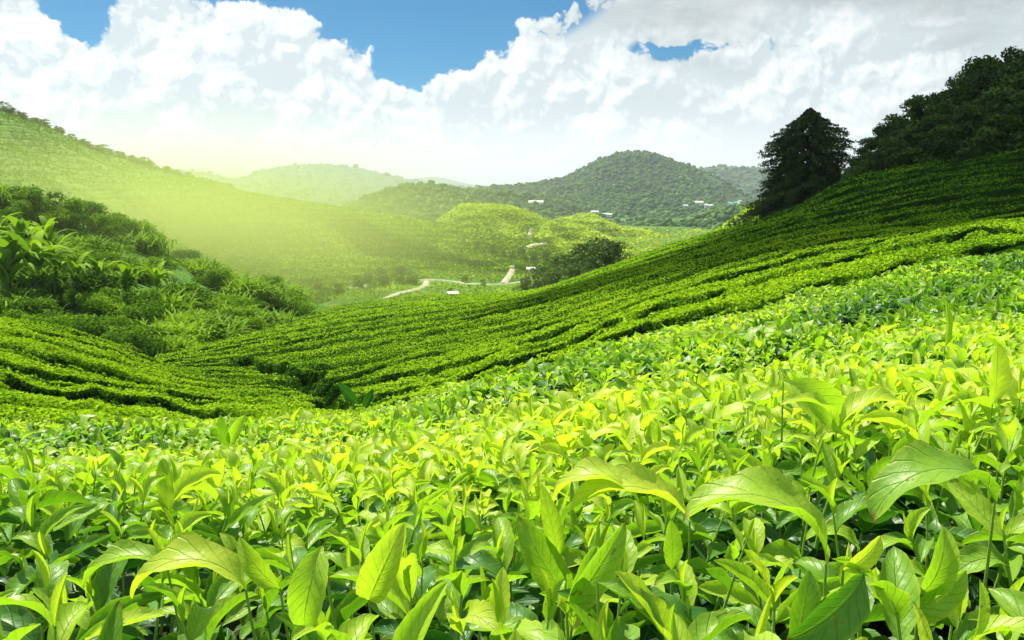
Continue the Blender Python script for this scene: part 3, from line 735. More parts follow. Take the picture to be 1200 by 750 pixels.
# bands for the labels
op = pj[objs]; yorder = np.argsort(-op[:, 1]); NB = 12
band = np.zeros(len(objs), int); rank = np.zeros(len(objs), int)
for b, chunk in enumerate(np.array_split(yorder, NB)):
    xo = chunk[np.argsort(op[chunk, 0])]
    for r_, i in enumerate(xo): band[i] = b; rank[i] = r_
hf, azm, elv, rol, ln, age = shoot_params(len(objs))
bandname = ['along the bottom edge'] + [f'in the {ordinal(i + 1)} band up' for i in range(1, NB)]
for i, si in enumerate(objs):
    x, y, z = near[si]
    h, bend, sme = STEMS[i % len(STEMS)]
    off = rng.normal(0, 0.014)
    root_z = z - h + off
    al = leaf_tone(np.array([x, y, 0.]))
    fresh = al + rng.normal(0, 0.05)
    nleaf = int(rng.integers(5, 9))
    look = 'fresh yellow-green tea shoot' if fresh < -0.06 else ('darker green tea shoot' if fresh > 0.06 else 'bright green tea shoot')
    lab = f'{look}, {ordinal(rank[i] + 1)} from the left {bandname[band[i]]}'
    root = link('tea_shoot', None, label=lab, cat='tea shoot', group='tea shoots in the foreground', loc=(x, y, root_z))
    root.rotation_euler = (rng.normal(0, 0.12), rng.normal(0, 0.12), rng.uniform(0, 6.28))
    link('stem', sme, root)
    for k in range(nleaf):
        f = float(np.clip(hf[i, k], 0, 1))
        p = (bend[0] * f * f, bend[1] * f * f, h * f)
        if k == 0:
            o = link('bud', BUDM[i % 2], root, loc=p)
        else:
            a_ = np.clip(age[i, k] + fresh, 0.02, 0.95)
            ai = int(np.argmin(np.abs(np.array(AGEC) - a_)))
            o = link('leaf', LEAFM[int(rng.integers(0, 6)), ai], root, loc=p)
        B = basis(np.array([azm[i, k]]), np.array([elv[i, k]]), np.array([rol[i, k]]))[0]
        o.rotation_euler = hero_rotation(B).to_euler()
        s_ = float(ln[i, k]) * 1.04; o.scale = (s_, s_, s_)


# --- shoots that stand out in the photograph, leaf by leaf: (base px, base py, tip px, tip py, template, age, width, depth change)
HEROES = [
 ('long arched pale leaf sweeping across the lower right, tip to the left', [(968, 662, 800, 612, 3, .16, 1.0, .02)]),
 ('pair of cupped upright leaves at the bottom centre', [(655, 655, 634, 566, 2, .22, 1.1, .0), (668, 705, 607, 605, 0, .28, 1.25, .01)]),
 ('broad cupped leaf facing left at the bottom centre', [(664, 718, 733, 612, 2, .25, 1.5, .0), (672, 722, 700, 640, 4, .30, 1.5, .02)]),
 ('broad upright leaf left of the bottom centre', [(432, 703, 474, 612, 4, .18, 1.2, .0)]),
 ('drooping pointed leaf hanging down left of the bottom centre', [(378, 640, 357, 733, 1, .20, 1.15, -.01)]),
 ('arched leaf pointing left just right of the picture centre', [(808, 612, 667, 600, 1, .14, 1.0, .0), (748, 588, 648, 592, 3, .16, .9, .02)]),
 ('veined leaf leaning down to the right near the bottom centre', [(700, 683, 777, 747, 0, .34, 1.15, -.02)]),
 ('very broad dark leaf at the bottom right', [(1012, 672, 922, 750, 4, .52, 1.5, -.01), (930, 762, 948, 668, 5, .42, 1.5, .01)]),
 ('round broad upright leaf near the bottom right corner', [(1078, 696, 1106, 617, 4, .36, 1.5, .0), (1050, 725, 1132, 668, 0, .40, 1.0, .0)]),
 ('large folded arched leaf on the right', [(1166, 588, 1022, 612, 3, .34, 1.35, -.01)]),
 ('low arched leaf in the lower left', [(195, 662, 98, 690, 1, .20, 1.0, -.01)]),
 ('long arched leaf at the lower left pointing left', [(288, 692, 155, 702, 3, .18, 1.0, -.01)]),
 ('pointed upright leaf in the lower left', [(328, 690, 280, 630, 0, .16, 1.1, .01)]),
 ('bright yellow leaf along the bottom left edge', [(98, 752, 196, 721, 5, .04, .9, -.01)]),
 ('tall arched leaf on the right with its tip hanging down', [(918, 446, 990, 502, 1, .16, 1.15, .0), (940, 482, 1000, 470, 0, .1, 1.0, .0)]),
 ('pale upright leaf near the right edge', [(1163, 474, 1168, 403, 5, .14, 1.15, .0)]),
 ('small rounded leaf in the lower right', [(988, 668, 1032, 628, 4, .06, 1.2, .0), (975, 655, 1035, 690, 2, .18, .9, -.01)]),
 ('upright leaf at the lower right of the centre', [(787, 668, 786, 609, 5, .28, 1.3, .0)]),
 ('thin dark upright shoot on the right slope', [(1107, 408, 1107, 350, 2, .22, .6, .0)]),
 ('arched pair of leaves in the middle of the right side', [(980, 505, 915, 475, 1, .2, .9, .0), (985, 500, 1062, 478, 1, .1, .9, .0)]),
 ('dark broad leaf standing at the crest of the slope', [(420, 474, 396, 448, 5, .80, 1.3, .0), (428, 478, 438, 456, 4, .85, 1.3, .0)]),
 ('pale pair of leaves standing at the left crest', [(268, 525, 258, 486, 5, .35, 1.1, .0), (270, 522, 288, 486, 0, .12, 1.1, .0)]),
 ('dark upright shoot at the far left of the crest', [(90, 500, 90, 478, 2, .6, .8, .0), (88, 500, 70, 492, 0, .62, 1.0, .0), (92, 500, 110, 490, 0, .6, 1.0, .0)]),
]
def hit_canopy(px, py):
    d = P(px, py, 1.0) - CAM
    h = FBVH.ray_cast(Vector(CAM), Vector(d), 60)
    return np.array(h[0]) if h[0] else None
for lab, lvs in HEROES:
    hp = hit_canopy(lvs[0][0], max(lvs[0][1], lvs[0][3]))
    if hp is None: hp = hit_canopy(lvs[0][0], lvs[0][1] + 25)
    if hp is None: continue
    dd0 = hp[1] * (0.90 if hp[1] < 2 else 0.97)
    b0_ = P(lvs[0][0], lvs[0][1], dd0)
    root = link('tea_shoot', None, label=lab, cat='tea shoot', group='tea shoots in the foreground', loc=b0_ - [0, 0, .13])
    path = [(0.01, 0.02, 0), (0.004, 0.008, .07), (0, 0, .13)]
    for L_ in lvs[1:]: pass
    sv, sq = tube(path, [.0017, .0014, .0010], 6)
    link('stem', mesh('stem', sv, sq, [M_STEM]), root)
    for (bx, by, tx, ty, ti, ag, wd, dz) in lvs:
        wd = 1 + (wd - 1) * .25 if wd > .8 else wd * .6
        b_ = P(bx, by, dd0); t_ = P(tx, ty, dd0 + dz); yv = t_ - b_; L_ = np.linalg.norm(yv); yv /= L_
        upv = np.array([0, -0.12, 1.0]) if abs(yv[2]) < .6 else np.array([0, -1, 0.25])
        zv = upv - (upv @ yv) * yv; zv /= np.linalg.norm(zv); xv = np.cross(yv, zv)
        arch = (0.9, 1.5, 0.5, 1.9, 1.1, 0.3)[ti]
        # the arched leaf's chord rises first: tilt so that its tip lands on the mark
        tp = HI[ti][0]; tipv = tp[-4]; ch = math.hypot(tipv[1], tipv[2]); ca = math.atan2(tipv[2], tipv[1])
        y2 = yv * math.cos(-ca) + zv * math.sin(-ca); z2 = np.cross(xv, y2)
        o = link('leaf', mesh('leaf', tp, HI[ti][1], [M_LEAF], {'age': np.full(len(tp), ag), 'lv': HI[ti][2], 'rnd': np.zeros(len(tp))}), root)
        o.location = Vector(b_ - (b0_ - [0, 0, .13]))
        o.rotation_euler = Matrix(np.stack([xv, y2, z2], 1).tolist()).to_euler()
        s_ = L_ / ch; o.scale = (s_ * wd, s_, s_)

# --- all other foreground leaves
def shoot_cloud(sites, tpls, k0, k1, grow=1.0, heights=(0.10, 0.16), asp=1.0):
    n = len(sites)
    hf, azm, elv, rol, ln, age = shoot_params(n)
    h = rng.uniform(*heights, n); z0 = sites[:, 2] - h + rng.normal(0, 0.016, n)
    fresh = leaf_tone(np.stack([sites[:, 0], sites[:, 1], 0 * z0], 1)) + rng.normal(0, 0.05, n)
    tv_, tq_, ta_, ts_, tr_ = [], [], [], [], []; off = 0
    lean = rng.normal(0, 0.12, (n, 2))
    for k in range(k0, k1):
        f = np.clip(hf[:, k], 0, 1)
        p = np.stack([sites[:, 0] + lean[:, 0] * h * f, sites[:, 1] + lean[:, 1] * h * f, z0 + h * f], 1)
        which = rng.integers(0, len(tpls), n)
        for w in range(len(tpls)):
            m_ = which == w
            if not m_.any(): continue
            B = basis(azm[m_, k], elv[m_, k], rol[m_, k])
            v, q, st = stamp(tpls[w], p[m_], B, ln[m_, k] * grow)
            nv_ = len(tpls[w][0])
            tv_.append(v); tq_.append(q + off); off += len(v); ts_.append(st)
            ta_.append(np.repeat(np.clip(age[m_, k] + fresh[m_], 0, 1), nv_)); tr_.append(np.repeat(rng.random(m_.sum()), nv_))
    return np.concatenate(tv_), np.concatenate(tq_), {'age': np.concatenate(ta_), 'lv': np.concatenate(ts_), 'rnd': np.concatenate(tr_)}
def cloud_obj(name, sites, tpls, k0, k1, label, **kw):
    v, q, at = shoot_cloud(sites, tpls, k0, k1, **kw)
    print(name, len(sites), 'shoots', len(q), 'faces')
    return link(name, mesh('leaves', v, q, [M_LEAF], at), label=label, cat='tea leaves', kind='stuff')
cloud_obj('tea_foliage', near[rest], HI[:5], 0, NL, 'dense tea leaves filling the gaps between the nearest shoots')
s2 = poisson_filter(scatter_sites(1.60, 4.2, 800), 0.052)
cloud_obj('tea_foliage', s2, MID, 0, 7, 'mass of bright tea leaves in the middle of the foreground bushes', grow=1.28)
s3 = poisson_filter(scatter_sites(4.1, 8.2, 330), 0.078)
cloud_obj('tea_foliage', s3, LOW, 0, 6, 'small bright tea leaves towards the far edge of the foreground bushes', grow=1.75)
s4 = poisson_filter(scatter_sites(8.1, 16.5, 190), 0.09)
cloud_obj('tea_foliage', s4, LOW, 0, 6, 'finest tea leaves along the crest of the foreground slope', grow=1.9)
# the bed goes on beside and behind the viewer
def side_sites(n):
    x = rng.uniform(-3.6, 3.6, n); y = rng.uniform(-1.6, 3.4, n); out = []
    for a, b in zip(x, y):
        if b > 0.26 and abs(a) < max(0.66, b * 0.86) and b > 0.3: continue
        if b < 0.3 and abs(a) < 0.45 and b > -0.35: continue
        z, nn = canopy(a, b)
        out.append((a, b, 1.15 + .09 * a if z is None else z))
    return np.array(out)
cloud_obj('tea_foliage', poisson_filter(side_sites(14000), 0.058), MID, 0, 7, 'tea leaves of the same bed beside and behind the view')
# older leaves beneath
su = scatter_sites(0.30, 2.6, 900, 260); su[:, 2] -= 0.07
cloud_obj('undergrowth_leaves', su, MID, 5, 8, 'dark mature tea leaves below the bright shoots', grow=1.15)


# ------------------------------------------------------------------ trees and thickets
def ico():
    t = (1 + 5 ** .5) / 2
    v = np.array([[-1, t, 0], [1, t, 0], [-1, -t, 0], [1, -t, 0], [0, -1, t], [0, 1, t], [0, -1, -t], [0, 1, -t], [t, 0, -1], [t, 0, 1], [-t, 0, -1], [-t, 0, 1]], float)
    v /= np.linalg.norm(v[0])
    f = np.array([[0,11,5],[0,5,1],[0,1,7],[0,7,10],[0,10,11],[1,5,9],[5,11,4],[11,10,2],[10,7,6],[7,1,8],[3,9,4],[3,4,2],[3,2,6],[3,6,8],[3,8,9],[4,9,5],[2,4,11],[6,2,10],[8,6,7],[9,8,1]])
    return v, f
IV, IF = ico()
def join(parts):
    vs, qs, o = [], [], 0
    for v, q in parts: vs.append(v); qs.append(q + o); o += len(v)
    return np.concatenate(vs), np.concatenate(qs)
def crown_mesh(name, blobs, n, size, mat, asp=0.42, agec=0.0, shell=0.45):
    """leaf faces spread through the outer part of many overlapping clumps (cx,cy,cz,rx,ry,rz)"""
    blobs = np.array(blobs, float); w = (blobs[:, 3] * blobs[:, 5]); w = w / w.sum()
    idx = rng.choice(len(blobs), n, p=w); b = blobs[idx]
    d = rng.normal(0, 1, (n, 3)); d /= np.linalg.norm(d, axis=1, keepdims=True); d[:, 2] = np.where(rng.random(n) < 0.35, np.abs(d[:, 2]), d[:, 2])
    rr = shell + (1.08 - shell) * rng.random(n) ** 0.8
    p = b[:, :3] + d * b[:, 3:] * rr[:, None] * (1 + 0.18 * fbm(d * 2 + idx[:, None], 1, 2, 7))[:, None]
    blobage = rng.normal(0, 0.16, len(blobs))[idx]
    age = np.clip(0.45 + agec + blobage + rng.normal(0, 0.16, n), 0, 1)
    lv = Leaves(); lv.add(p, d, size * rng.uniform(0.6, 1.4, n), age, up=0.6, asp=asp)
    v, f, a = lv.get()
    return mesh(name, v, f, [mat], {'age': a}, True)
def broadleaf(seed, h=1.0, n=7000, size=0.022, mat=M_DARKLEAF, low=0.12, width=0.33):
    """unit-height broadleaf tree: (trunk mesh, crown mesh)"""
    r_ = np.random.default_rng(seed)
    parts = [tube([(0, 0, -.05), (0.01, 0, .2), (-.01, .01, .45), (0.02, 0, .7)], [.03, .022, .016, .008])]
    blobs = []
    for i in range(9):
        a = i * 2.4 + r_.normal(0, .3); z = 0.25 + 0.5 * r_.random(); L_ = width * r_.uniform(.5, 1.0) * (1.15 - z)
        e = (math.sin(a) * L_, math.cos(a) * L_, z + L_ * 0.5)
        parts.append(tube([(0, 0, z - .08), (e[0] * .5, e[1] * .5, z + .04), e], [.012, .008, .003], 5))
    for i in range(44):
        z = low + (0.95 - low) * r_.random() ** 0.85; t = (z - low) / (1 - low)
        R_ = width * math.sqrt(max(0.05, 1 - (abs(t - 0.38) / 0.66) ** 2.2)); a = r_.uniform(0, 6.28); rr = R_ * r_.uniform(0.35, 0.95)
        s_ = r_.uniform(.07, .125) * (1.05 - 0.35 * t)
        blobs.append((math.sin(a) * rr, math.cos(a) * rr, z, s_ * 1.25, s_ * 1.25, s_ * 0.85))
    blobs.append((0, 0, .93, .06, .06, .07))
    v, q = join(parts)
    return mesh('trunk', v, q, [M_BARK]), crown_mesh('crown', blobs, n, size, mat)
def conifer(h, rad, n=1):
    """tall dense cypress-like tree: drooping whorled boughs carrying sprays of needles"""
    parts = [tube([(0, 0, -.5), (0, 0, h * .5), (0, 0, h * .97)], [.28, .16, .02], 8)]
    pos, nrm, siz, ag = [], [], [], []
    for i in range(620):
        t = (i + .5) / 620; z = h * (0.03 + 0.95 * t)
        a = i * 2.39996 + rng.normal(0, .2)
        Rm = min(rad * .70, rad * (1 - t) ** 0.78) * (0.78 + 0.22 * math.sin(t * 9 + 1)) * rng.uniform(0.88 - .12 * t, 1.05 + .10 * t) * min(1, 0.55 + t * 2) * (1 + .12 * math.sin(a * 3 + z * .9)) + 0.10
        up = 0.18 * Rm
        e = np.array([math.sin(a) * Rm, math.cos(a) * Rm, z + up * .6])
        if i % 3 == 0: parts.append(tube([(0, 0, z), e * [.55, .55, 1] , e], [.05 * (1 - t) + .012, .02, .006], 4))
        k = int(60 + 130 * (1 - t)); s_ = rng.uniform(0.12, 1.03, k) ** 0.7
        c = np.stack([e[0] * s_, e[1] * s_, z + up * np.sin(s_ * 2.2) - 0.12 * s_], 1)
        c += rng.normal(0, 1, (k, 3)) * np.array([.22, .22, .14]) * (1.1 - t) + rng.normal(0, .04, (k, 3))
        pos.append(c); nrm.append(np.tile(e / np.linalg.norm(e) * [1, 1, 0] + [0, 0, .6], (k, 1))); ag.append(np.clip(.75 - .5 * s_ + rng.normal(0, .15, k), 0, 1))
    pos = np.concatenate(pos); lv = Leaves(); lv.add(pos, np.concatenate(nrm), 0.24 * rng.uniform(.6, 1.5, len(pos)), np.concatenate(ag), up=.7, asp=.16)
    v, f, a = lv.get(); tv, tq = join(parts)
    return mesh('trunk', tv, tq, [M_BARK]), mesh('crown', v, f, [M_NEEDLE], {'age': a})
def place_tree(name, tr, px, d, toppy, label, group=None, cat='tree', wide=1.0, unit=True, base=None):
    b = P(px, 300, d); z = ground(b[0], b[1]) if base is None else base
    top = P(px, toppy, d)[2]; h = top - z
    root = link(name, None, label=label, cat=cat, group=group, loc=(b[0], b[1], z - 0.02 * h))
    root.rotation_euler = (0, 0, random.uniform(0, 6.28))
    s_ = h if unit else 1.0
    root.scale = (s_ * wide, s_ * wide, s_)
    link('trunk', tr[0], root); link('crown', tr[1], root)
    return root
b = P(943, 240, 80); zb = ground(b[0], b[1]); hh = P(943, 121, 80)[2] - zb
place_tree('cypress_tree', conifer(hh, 9.8), 940, 80, 121, 'tall dark conical evergreen standing alone on the right hillside crest', unit=False)
BL = [broadleaf(100 + i, n=13000, size=0.024, low=0.06, width=w_) for i, w_ in enumerate((.36, .30, .42, .34))]
ridge = [(1003, 74, 184), (1000, 66, 192), (1012, 64, 176), (1046, 66, 150), (1022, 70, 158), (1040, 72, 140), (1058, 68, 124), (1080, 66, 108), (1100, 70, 101), (1120, 66, 94), (1142, 62, 64), (1162, 66, 52), (1186, 62, 57), (1208, 66, 52), (1236, 62, 44), (1270, 62, 38), (1310, 62, 40), (1352, 60, 28),
         (1030, 62, 166), (1064, 60, 148), (1096, 59, 132), (1130, 57, 118), (1160, 56, 104), (1192, 55, 98), (1228, 54, 92), (1264, 54, 86)]
for i, (px, d, tp) in enumerate(ridge):
    k = sorted(ridge).index(ridge[i]) + 1
    place_tree('broadleaf_tree', BL[i % 4], px, d, tp, f'dark broadleaf tree, {ordinal(k)} from the left in the wood topping the right hillside', 'dark wood on the right hillside', wide=1.0 + 0.25 * (i > 17))
pt = P(1123, 195, 53.5); zz = ground(pt[0], pt[1])
v, q = tube([(0, 0, -.3), (0.02, 0, 1.0), (-.02, .02, 2.4)], [.11, .09, .06])
link('bare_trunk', mesh('bare_trunk', v, q, [plain('pale_bark', (.32, .34, .30))]), label='pale bare trunk rising from the tea before the dark wood', cat='tree trunk', loc=(pt[0], pt[1], zz))
# valley trees
M_MIDLEAF = foliage_material('valley_leaf', (0.15, 0.26, 0.02), (0.06, 0.13, 0.012), (0.018, 0.05, 0.008), 0.25, 0.3)
VT = [broadleaf(200 + i, n=2600, size=0.036, mat=M_MIDLEAF, low=0.1, width=.36) for i in range(4)]
cl = [(618, 150, 322), (634, 142, 312), (646, 136, 304), (660, 128, 299), (672, 124, 291), (686, 118, 283), (698, 122, 276), (710, 118, 280), (722, 122, 290), (733, 126, 302), (665, 140, 297), (652, 122, 316), (676, 114, 306), (694, 110, 300)]
for i, (px, d, tp) in enumerate(cl):
    k = sorted(cl).index(cl[i]) + 1
    place_tree('valley_tree', VT[i % 4], px, d, tp, f'bushy green tree, {ordinal(k)} from the left in the clump behind the tea slope', 'trees clumped in the valley')
place_tree('round_tree', VT[1], 872, 150, 249, 'round soft green tree by the bright slope left of the tall evergreen', wide=1.25)
def on(px, py, lift=0.0):
    h = ray(px, py); return h + [0, 0, lift]
small = [(455, 251, 10), (420, 338, 15), (432, 331, 12), (448, 334, 17), (470, 331, 19), (483, 333, 15), (545, 331, 9), (566, 336, 8), (528, 344, 7), (600, 303, 9), (612, 300, 11), (625, 306, 10), (578, 296, 10), (590, 300, 8), (640, 303, 10), (396, 345, 12), (560, 292, 9), (372, 338, 10)]
for i, (px, py, hp) in enumerate(small):
    h = on(px, py)
    k = sorted(small).index(small[i]) + 1
    dep = proj(h)[2]
    r0 = link('small_tree', None, label=f'small dark tree, {ordinal(k)} from the left among those dotting the valley tea', cat='tree', group='small trees dotted about the valley', loc=h - [0, 0, .1])
    s_ = hp * dep / F * 1.1; r0.scale = (s_ * 1.3, s_ * 1.3, s_)
    link('trunk', VT[i % 4][0], r0); link('crown', VT[i % 4][1], r0)
random.seed(9)
crest = sorted([(random.uniform(-20, 300), 0, random.uniform(4, 8)) for _ in range(34)] + [(4, 138, 12), (16, 141, 9), (27, 145, 8), (40, 149, 7), (52, 153, 9), (68, 158, 8), (84, 163, 7), (98, 167, 8), (112, 172, 7), (120, 174, 10), (130, 177, 8), (142, 182, 6), (155, 187, 8), (170, 192, 10), (180, 195, 6), (196, 200, 8), (208, 204, 8), (221, 208, 7)])
crest = [(a, int(np.interp(a, [0, 60, 130, 200, 240, 300], [134, 152, 181, 202, 209, 223])), c) for a, b, c in crest]
for i, (px, py, hp) in enumerate(crest):
    hgt_ = None
    for yy in range(py - 14, py + 10):
        hgt_ = ray(px, yy)
        if hgt_ is not None and proj(hgt_)[2] < 600: break
    if hgt_ is None: continue
    dep = proj(hgt_)[2]
    r0 = link('ridge_tree', None, label=f'low rounded tree, {ordinal(i + 1)} from the left on the left hill skyline', cat='tree', group='trees along the left hill skyline', loc=hgt_ - [0, 0, .6])
    s_ = hp * dep / F * 1.25; r0.scale = (s_ * 2.0, s_ * 2.0, s_)
    link('trunk', VT[i % 4][0], r0); link('crown', VT[i % 4][1], r0)

# left bank: shrubs, arching bamboo and big-leaved plants
SH = [crown_mesh('shrub', [(rng.normal(0, .28), rng.normal(0, .28), .35 + .45 * rng.random(), .26, .26, .2) for _ in range(16)], 3600, .055, M_BANKLEAF, agec=ag) for ag in (0.0, 0.22, -0.15)]
def blades(name, n, L0, wid, mat, droop=1.0, lean=(0.1, 0.9), spread=.25, agec=0.3):
    """arching strap leaves from one base"""
    tp = []
    vs, fs, ags = [], [], []; o = 0; ns = 6
    for i in range(n):
        a = rng.uniform(0, 6.28); e = rng.uniform(*lean); L_ = L0 * rng.uniform(.55, 1.15); w = wid * rng.uniform(.7, 1.2)
        p = np.array([rng.normal(0, spread), rng.normal(0, spread), rng.uniform(0, .25 * L0)]); th = math.pi / 2 - e * .6; s = 0
        row = []
        for k in range(ns + 1):
            d = np.array([math.sin(a) * math.cos(th), math.cos(a) * math.cos(th), math.sin(th)]); sd_ = np.array([math.cos(a), -math.sin(a), 0])
            ww = w * max(0.03, math.sin(math.pi * min(1, (k + .4) / (ns + .4))) ** .6)
            up_ = np.cross(sd_, d)
            row += [p - sd_ * ww + up_ * ww * .3, p.copy(), p + sd_ * ww + up_ * ww * .3]
            p = p + d * L_ / ns; th -= droop * (0.12 + .3 * e) * (k / ns + .3) * 1.5
        vs.append(np.array(row)); fs.append(quads(ns + 1, 3) + o); o += len(row); ags.append(np.full(len(row), np.clip(agec + rng.normal(0, .2), 0, 1)))
    return mesh(name, np.concatenate(vs), np.concatenate(fs), [mat], {'age': np.concatenate(ags)})
BAM = [blades('bamboo', 340, 1.15, .032, M_BANKLEAF, 1.3, (0.1, 1.0), .33, ag) for ag in (.15, .35)]
BAN = [blades('leaf', 15, 3.0, .26, M_BANKLEAF, 1.0, (0.15, 1.25), .12, ag) for ag in (.05, .2)]
v, q = tube([(0, 0, -.3), (.03, 0, .5), (0, .02, 1.0)], [.16, .13, .09]); BANST = mesh('stem', v, q, [plain('green_stem', (.07, .12, .03))])
BANK = []
bi = si_ = 0
for i in range(205):
    px = rng.uniform(-160, 345); v_ = rng.uniform(0.05, 2.05)
    if px > 250 and v_ > 1.6 and rng.random() < .6: continue
    p = LH(np.array([px]), np.array([v_]))[0]; z = ground(p[0], p[1]); dep = p[1]
    bam = (px > 150 and rng.random() < .55) or rng.random() < .2
    s_ = rng.uniform(1.3, 2.5) * (0.8 + dep / 140) * (.8 if bam else 1)
    if bam: o = link('bamboo_clump', BAM[i % 2], label=None, cat='bamboo', group='bamboo clumps in the left bank thicket')
    else: o = link('shrub', SH[i % 3], label=None, cat='shrub', group='shrubs in the left bank thicket')
    BANK.append((px, bam, o)); o.location = (p[0], p[1], z - .15 * s_); o.scale = (s_ * 1.15, s_ * 1.15, s_ * rng.uniform(.85, 1.2)); o.rotation_euler = (0, 0, rng.uniform(0, 6.28))
for kind_ in (True, False):
    L_ = sorted([b for b in BANK if b[1] == kind_], key=lambda b: proj(np.array(b[2].location))[0])
    for k, b_ in enumerate(L_):
        b_[2]['label'] = (f'arching bamboo clump, {ordinal(k + 1)} from the left in the bank thicket' if kind_ else f'leafy green shrub, {ordinal(k + 1)} from the left in the bank thicket')
ban = [(-30, 345, 1.3), (12, 352, 1.5), (45, 345, 1.35), (30, 312, 1.3), (68, 330, 1.1), (2, 300, 1.2), (92, 350, 1.0), (120, 340, .9), (58, 300, 1.0), (150, 352, .9), (186, 350, .85), (-60, 320, 1.3)]
for i, (px, py, s_) in enumerate(ban):
    k = sorted(ban).index(ban[i]) + 1
    h = on(px, py + 12)
    r0 = link('banana_plant', None, label=f'wild banana plant with broad arching leaves, {ordinal(k)} from the left in the thicket', cat='plant', group='wild banana plants on the left bank', loc=h + [0, 0, .8])
    r0.scale = (s_, s_, s_); r0.rotation_euler = (0, 0, rng.uniform(0, 6.28))
    link('stem', BANST, r0); link('foliage', BAN[i % 2], r0, loc=(0, 0, .7))

# scrub and tea bushes breaking up the surface of the left hill
def scatter_on(sheet, pr, vr, n, scale_px, agef, lift=0.3, amp_noise=True):
    px = rng.uniform(*pr, n); vv = rng.uniform(*vr, n)
    p = sheet(px, vv)
    z = np.array([ground(a, b) for a, b in p[:, :2]]); p[:, 2] = z
    dep = proj(p)[:, 2]
    return p, dep
p, dep = scatter_on(LH, (-200, 740), (1.5, 4.03), 60000, 3, None)
pc = fbm(p, 12, 3, 61); pp_ = proj(p); keep = (pc + rng.normal(0, .15, len(p)) > -0.25) & np.array([not near_road(a, b) for a, b in pp_[:, :2]])
p, dep, pc = p[keep], dep[keep], pc[keep]
lv = Leaves(); sz = dep * 2.7 / F * rng.uniform(.6, 1.5, len(p))
lv.add(p + [0, 0, .25], np.tile([0, -.2, 1.], (len(p), 1)), sz, np.clip(.45 - pc * .7 + rng.normal(0, .2, len(p)), 0, 1), up=.7)
v, f, a = lv.get()
link('hill_scrub', mesh('hill_scrub', v, f, [foliage_material('scrub_leaf', (0.15, 0.29, 0.014), (0.075, 0.18, 0.010), (0.035, 0.10, 0.008), .2, .05, 0.8, 0.0)], {'age': a}), label='low scrub and tea growth over the face of the left hill', cat='scrub', kind='stuff')

def forest(name, label, V, n, size, vmin=0.0, jit=.35):
    """tree crowns packed over a far hill: one lumpy ball of foliage per tree"""
    A_ = V[:-1, :-1]; pj_ = proj(A_); pj2 = proj(V[1:, 1:])
    ar = np.abs((pj2 - pj_)[..., 0] * (pj2 - pj_)[..., 1]) + .15
    vis = (pj_[..., 0] > -150) & (pj_[..., 0] < 1350)
    w = (ar * vis).ravel(); w /= w.sum()
    c = rng.choice(len(w), n, p=w); i, j = np.unravel_index(c, A_.shape[:2]); s_, t_ = rng.random(n)[:, None], rng.random(n)[:, None]
    p = V[i, j] * (1 - s_) * (1 - t_) + V[i + 1, j] * s_ * (1 - t_) + V[i, j + 1] * (1 - s_) * t_ + V[i + 1, j + 1] * s_ * t_
    dep = proj(p)[:, 2]; r_ = np.maximum(size, dep * 1.6 / F) * np.clip(rng.lognormal(-.1, .42, n), .45, 2.4)
    jv = IV[None] * rng.uniform(.75, 1.2, (n, 12, 1)); th = rng.uniform(0, 6.28, n); cs, sn = np.cos(th), np.sin(th)
    jv = np.stack([jv[..., 0] * cs[:, None] - jv[..., 1] * sn[:, None], jv[..., 0] * sn[:, None] + jv[..., 1] * cs[:, None], jv[..., 2] * .9], -1)
    v = jv * r_[:, None, None] + (p + np.stack([0 * r_, 0 * r_, r_ * .35], 1))[:, None]
    f = (IF[None] + (np.arange(n) * 12)[:, None, None]).reshape(-1, 3)
    age = np.repeat(np.clip(.5 + rng.normal(0, .25, n) + fbm(p, dep.mean() * .05, 3, 77) * .5, 0, 1), 12)
    link(name, mesh(name, v.reshape(-1, 3), f, [M_FOREST], {'age': age}, True), label=label, cat='forest', kind='stuff')
forest('mountain_forest', 'dense jungle canopy covering the conical mountain', VC, 26000, 2.5)
forest('ridge_forest', 'bluish forest canopy on the ridge right of the conical mountain', VR, 9000, 5)
forest('foothill_forest', 'woodland filling the foothills below the conical mountain', VG, 7500, 2.4)
forest('hill_forest', 'forest covering the low hill left of the conical mountain', VM, 10000, 2.4)
forest('far_forest', 'hazy forest on the distant blue mountain', VB, 9000, 8)

# bushes of the terraced valley and the bright tea hills, far hills painted sunlit with paler leaves
VSM = foliage_material('bush_leaf', (0.50, 0.60, 0.025), (0.24, 0.38, 0.017), (0.04, 0.12, 0.008), .2, .03, 0.8, 0.0)
pts, ages = [], []
for px, py in zip(rng.uniform(130, 930, 62000), rng.uniform(205, 352, 62000)):
    if rng.random() > (px - 130) / 260: continue
    if near_road(px, py): continue
    h = ray(px, py)
    if h is None: continue
    dep = h[1]
    if dep < 118 or dep > 700: continue
    hillb = dep > 330
    row = math.sin((h[2] + .06 * h[0]) * (1.5 if hillb else 4.0) + 1.5 * vnoise(h[None] / 14)[0])
    a = (0.10 if hillb else 0.42) - (.34 if hillb else .22) * row + fbm(h[None], 25, 3, 66)[0] * .5
    pts.append(h); ages.append(a)
pts = np.array(pts); ages = np.array(ages); dep = proj(pts)[:, 2]
lv = Leaves(); lv.add(pts + [0, 0, .3], np.tile([0, -.3, 1.], (len(pts), 1)), dep * 2.6 / F * rng.uniform(.6, 1.5, len(pts)), np.clip(ages + rng.normal(0, .15, len(pts)), 0, 1), up=.5)
v, f, a = lv.get()
link('tea_bushes', mesh('tea_bushes', v, f, [VSM], {'age': a}), label='far tea bushes over the valley floor and the bright hills', cat='tea bushes', kind='stuff')

